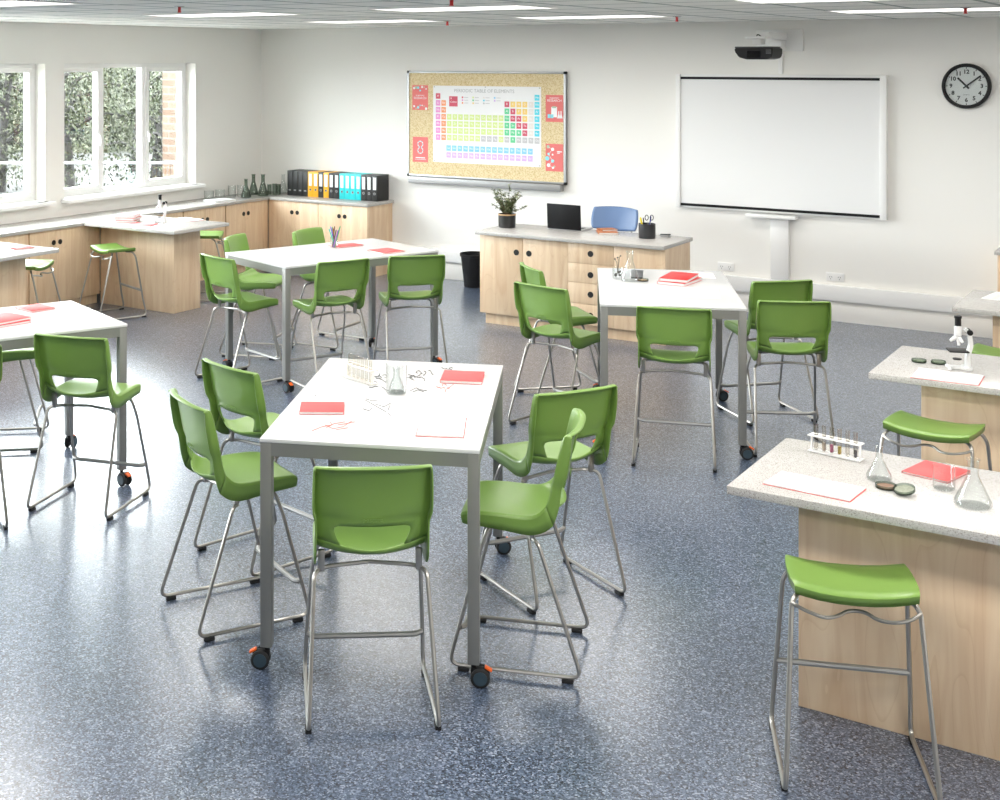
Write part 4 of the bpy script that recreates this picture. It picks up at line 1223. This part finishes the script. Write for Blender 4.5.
for s in (-1, 1):
    obj('blade', tube(B(), [(0, 0, 0), (s * .012, 0, .13)], .003, 6), M_alu, t)
    ring = [(s * .022 + .014 * math.cos(k * PI / 8), 0, .165 + .022 * math.sin(k * PI / 8)) for k in range(17)]
    obj('handle', tube(B(), ring, .0035, 6), M_black, t)
x, y = W(664, 237, ZD)
t = thing('stapler', 'small dark stapler lying at the right end of the desk', 'stapler', (x, y + .03, ZD), R(-10))
obj('base', bx(-.05, .05, -.012, .012, .0006, .007, bev=.002), M_alu, t); obj('arm', bx(-.045, .05, -.011, .011, .012, .024, bev=.003, mat=Matrix.Rotation(R(-4), 4, 'Y')), pbr('dark_grey_plastic', (.05, .05, .05), .5), t)
obj('hinge', bx(.03, .05, -.010, .010, .007, .013), M_alu, t)

# blue chair behind the desk
t = thing('teacher_chair', 'blue-backed chair behind the teacher desk', 'chair', (-5.02, 11.60, 0), R(178))
MB = pbr('blue_plastic_shell', (.11, .19, .36), .38)
bm = B(); g = []
for i, (yy, z, w) in enumerate([(-.19, .745, .22), (-.20, .80, .238), (-.215, .87, .24), (-.235, .955, .232), (-.245, .972, .222)]):
    row = []
    for u in (-1, -.8, -.5, -.2, .2, .5, .8, 1):
        row.append(bm.verts.new((u * w, yy + .055 * u * u, z - (.012 * u * u if i >= 3 else 0) + (.02 * u * u if i == 0 else 0))))
    g.append(row)
for i in range(4):
    for j in range(7): bm.faces.new((g[i][j], g[i][j + 1], g[i + 1][j + 1], g[i + 1][j]))
bk = obj('backrest', bm, MB, t, smooth=60); add_mods(bk, .012)
bm = B(); g = []
for i, (yy, z) in enumerate([(-.17, .52), (-.12, .475), (0, .46), (.15, .465), (.21, .445)]):
    g.append([bm.verts.new((u * .215, yy, z + .015 * u * u)) for u in (-1, -.6, -.2, .2, .6, 1)])
for i in range(4):
    for j in range(5): bm.faces.new((g[i][j], g[i][j + 1], g[i + 1][j + 1], g[i + 1][j]))
s = obj('seat', bm, MB, t, smooth=60); add_mods(s, .012)
for sx in (-1, 1):
    obj('back_upright', tube(B(), [(sx * .15, -.14, .50), (sx * .16, -.20, .70), (sx * .16, -.19, .79)], .009, 8), M_rod, t)
obj('gas_column', tube(B(), [(0, 0, .10), (0, 0, .455)], .022, 12), M_black, t)
for k in range(5):
    a = k * 2 * PI / 5
    lg = obj('base_leg', tube(B(), [(0, 0, .115), (math.cos(a) * .27, math.sin(a) * .27, .065)], [.022, .013], 8), M_black, t)
    obj('castor', lathe(B(), [(0, -.018), (.025, -.018), (.025, .018), (0, .018)], (math.cos(a) * .27, math.sin(a) * .27, .0265), 14, 0, 'Y'), M_black, lg)

# waste bin
t = thing('waste_bin', 'black round waste bin on the floor left of the teacher desk', 'bin', (-6.73, 12.12, 0))
obj('body', lathe(B(), [(0, .002), (.105, .002), (.108, .01), (.145, .33), (.150, .335), (.150, .345), (.141, .345), (.104, .012), (0, .01)], seg=32), M_black, t)
obj('rim', lathe(B(), [(.1505, .318), (.154, .320), (.154, .348), (.1505, .350)], seg=32), M_black, t)

# pencil cup on the middle-left table
x, y = W(334, 247.5, .9)
o = glassware('glass_tumbler', beaker_prof(.030, .085), x, y, .9005, 'clear tumbler full of coloured pencils on the middle-left table', 'tumbler')
pc = [((.04, .48, .38), 'teal'), ((.10, .12, .6), 'blue'), ((.90, .72, .03), 'yellow'), ((.02, .28, .08), 'dark green'), ((.35, .05, .03), 'dark red'), ((.75, .25, .02), 'orange'), ((.15, .06, .03), 'brown'), ((.02, .02, .02), 'black'), ((.30, .05, .45), 'purple'), ((.05, .3, .1), 'green')]
for i, (c_, nm) in enumerate(pc):
    a = i * 2 * PI / 10; u = (i / 9 - .5)
    dx, dy = .822 * u * .10, .57 * u * .10
    pen('pencil', x + .012 * math.cos(a), y + .012 * math.sin(a), .9065, dx * .9 - .003 * math.cos(a), dy * .9, .135 + .02 * math.sin(i * 2.3), .0048, pbr('pencil_' + nm, c_, .4), '%s pencil in the tumbler on the middle-left table' % nm, group='coloured pencils in the tumbler')

# beaker with dark twigs, and a small dark tablet, on the middle-right table
x, y = W(620.5, 279, .9)
x -= .02
glassware('glass_beaker', beaker_prof(.034, .075), x, y, .9005, 'small beaker of dark cuttings left of the flask, middle-right table', 'beaker')
bm = B()
for k in range(7):
    a = rp.uniform(0, 6.28); lathe(bm, [(0, 0), (.009, .004), (.010, .010), (0, .015)], (math.cos(a) * .015, math.sin(a) * .015, .006 + .005 * k), 8)
for k in range(3): tube(bm, [(0, 0, .03), (.01 * (k - 1), .008, .10 + .02 * k), (.02 * (k - 1), 0, .125 + .012 * k)], .0016, 5); lathe(bm, [(0, -.006), (.008, 0), (0, .006)], (.02 * (k - 1), 0, .125 + .012 * k), 8)
o = obj('plant_cutting', bm, pbr('dark_cutting', (.04, .035, .025), .6)); o.location = (x, y, .9065); tag(o, 'dark seed-head cutting standing in the small beaker, middle-right table', 'plant cutting')
x, y = W(637, 277, .9)
t = thing('calculator', 'dark grey calculator propped behind the flask on the middle-right table', 'calculator', (x, y, .9008), R(20))
obj('case', bx(-.04, .04, -.075, .075, 0, .012, bev=.003, mat=Matrix.Translation((0, 0, .012)) @ Matrix.Rotation(R(10), 4, 'X')), pbr('calc_grey', (.07, .075, .08), .4), t)
obj('stand', bx(-.035, .035, .045, .07, 0, .012), M_black, t)

# ------------------------------------------------------------------ outside
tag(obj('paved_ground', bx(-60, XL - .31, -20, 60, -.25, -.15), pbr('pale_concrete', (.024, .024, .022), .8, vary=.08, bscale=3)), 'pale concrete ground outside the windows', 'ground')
tag(obj('reflector', bx(-13.2, XL - .31, -8, 10.8, -.149, -.10), pbr('reflector_pale', (.42, .41, .39), .8, vary=.08, bscale=3)), 'unseen pale terrace along the outside of the window wall', 'reflector')  # unseen slab added to bounce daylight up onto the ceiling
tag(obj('brick_wing', bx(-12.86, XL - .31, 14.0, 16.0, -.15, 5.0), M_brick), 'pale orange brick wing of the building seen in the right-hand window pane', 'building')
t = thing('metal_railing', 'thin metal railing outside the windows in front of the trees', 'railing', (-12.5, 12.2, -.15))
A0, A1 = Vector((-13.6, 11.0, 0)), Vector((-11.7, 12.9, 0))
A0, A1 = Vector((-1.35, -1.15, 0)), Vector((1.05, .5, 0))
obj('top_rail', tube(B(), [A0 + Vector((0, 0, 1.2)), A1 + Vector((0, 0, 1.2))], .018, 8), M_alu, t)
obj('bottom_rail', tube(B(), [A0 + Vector((0, 0, .12)), A1 + Vector((0, 0, .12))], .012, 8), M_alu, t)
for k in range(7):
    p = A0.lerp(A1, k / 6); obj('post', tube(B(), [p, p + Vector((0, 0, 1.2))], .014, 6), pbr('brown_metal', (.25, .16, .12), .5), t)

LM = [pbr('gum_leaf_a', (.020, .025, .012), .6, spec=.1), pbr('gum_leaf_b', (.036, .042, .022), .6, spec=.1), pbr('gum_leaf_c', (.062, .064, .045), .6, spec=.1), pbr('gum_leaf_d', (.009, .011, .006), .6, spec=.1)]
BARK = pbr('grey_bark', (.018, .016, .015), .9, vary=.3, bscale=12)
def tree(x, y, h, spread, nleaf, label, seed, tr=.13, lean=0, low=.2):
    rt_ = random.Random(seed)
    t = thing('gum_tree', label, 'tree', (x, y, -.15), 0, 'gum trees outside the windows')
    tk = B()
    tube(tk, fillet([(0, 0, 0), (lean * .3, 0, h * .35), (lean, lean * .3, h * .95)], .8), [tr * (1 - .06 * i) for i in range(8)], 8)
    cents = []
    for k in range(12):
        z = rt_.uniform(low, 1.0) * h; a = rt_.uniform(0, 2 * PI); rr = spread * rt_.uniform(.4, 1)
        s0 = Vector((lean * z / h, lean * .3 * z / h, z * .8)); e = Vector((math.cos(a) * rr, math.sin(a) * rr, z))
        tube(tk, fillet([s0, s0.lerp(e, .5) + Vector((0, 0, .3)), e], .5), [.045, .043, .04, .036, .03, .025, .02, .015], 5)
        cents.append(e); cents.append(s0.lerp(e, .6))
    obj('trunk', tk, BARK, t)
    lb = B()
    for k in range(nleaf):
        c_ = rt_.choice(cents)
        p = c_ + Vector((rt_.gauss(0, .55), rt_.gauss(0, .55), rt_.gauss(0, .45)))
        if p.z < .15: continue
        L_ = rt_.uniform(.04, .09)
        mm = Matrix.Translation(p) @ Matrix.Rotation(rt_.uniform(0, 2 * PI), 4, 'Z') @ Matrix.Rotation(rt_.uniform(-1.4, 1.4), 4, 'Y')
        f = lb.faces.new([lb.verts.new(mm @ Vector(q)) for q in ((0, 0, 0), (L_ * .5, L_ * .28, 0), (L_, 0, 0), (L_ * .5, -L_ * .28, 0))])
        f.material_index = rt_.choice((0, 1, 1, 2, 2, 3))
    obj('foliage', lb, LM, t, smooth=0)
    return t
tree(-16.6, 17.9, 3.6, 1.5, 8000, 'dark-trunked gum tree left of the brick wing, beyond the railing', 1, .15, .5)
tree(-18.2, 17.3, 3.6, 1.8, 9000, 'gum tree filling the middle window pane', 2, .10, -.4, .1)
tree(-19.8, 17.0, 3.6, 1.8, 9000, 'gum tree filling the left pane of the right-hand window', 3, .10, .3, .1)
tree(-21.6, 17.2, 3.6, 1.9, 9000, 'gum tree behind the pier between the windows', 4, .12, -.3, .1)
tree(-23.6, 17.8, 3.6, 2.0, 9000, 'gum tree filling the window at the left photo edge', 5, .12, .3, .05)
tree(-21.0, 22.0, 3.9, 2.4, 9000, 'gum tree in the second line behind the railing', 6, .14, .3, .05)
tree(-24.5, 22.0, 3.9, 2.4, 9000, 'gum tree in the second line, furthest left', 8, .14, .3, .05)
tree(-17.8, 22.5, 3.9, 2.3, 9000, 'gum tree in the second line nearest the brick wing', 9, .14, .3, .05)

bm = B()
rh = random.Random(4)
n = 60
g = []
for i in range(n + 1):
    px_ = -420 + i * 12
    X = (px_ - 343.56) / 1314.77
    dx, dy = CAMC * X + CAMS, -CAMS * X + CAMC
    row = []
    for k, (D, z) in enumerate([(36, -.15), (36.5, 1.2), (37.5, 2.3), (39, 2.7), (42, 3.0), (47, 3.4)]):
        DD = D + rh.uniform(-.5, .5)
        row.append(bm.verts.new((dx * DD, dy * DD, z + (rh.uniform(-.3, .3) if k else 0))))
    g.append(row)
for i in range(n):
    for k in range(5): bm.faces.new((g[i][k], g[i + 1][k], g[i + 1][k + 1], g[i][k + 1]))
hm, t_, b_ = nt('bushland_green')
tc = t_.nodes.new('ShaderNodeTexCoord'); v = t_.nodes.new('ShaderNodeTexNoise'); v.inputs['Scale'].default_value = 2.2; v.inputs['Detail'].default_value = 8; v.inputs['Roughness'].default_value = .75
t_.links.new(tc.outputs['Object'], v.inputs['Vector'])
rr = ramp(t_, [(.35, (.008, .010, .006)), (.5, (.028, .034, .018)), (.62, (.07, .072, .055))])
t_.links.new(v.outputs['Fac'], rr.inputs[0]); t_.links.new(rr.outputs[0], b_.inputs['Base Color']); b_.inputs['Roughness'].default_value = .9
tag(obj('wooded_bank', bm, hm, smooth=0), 'hazy green bushland bank far behind the trees outside the windows', 'hillside')
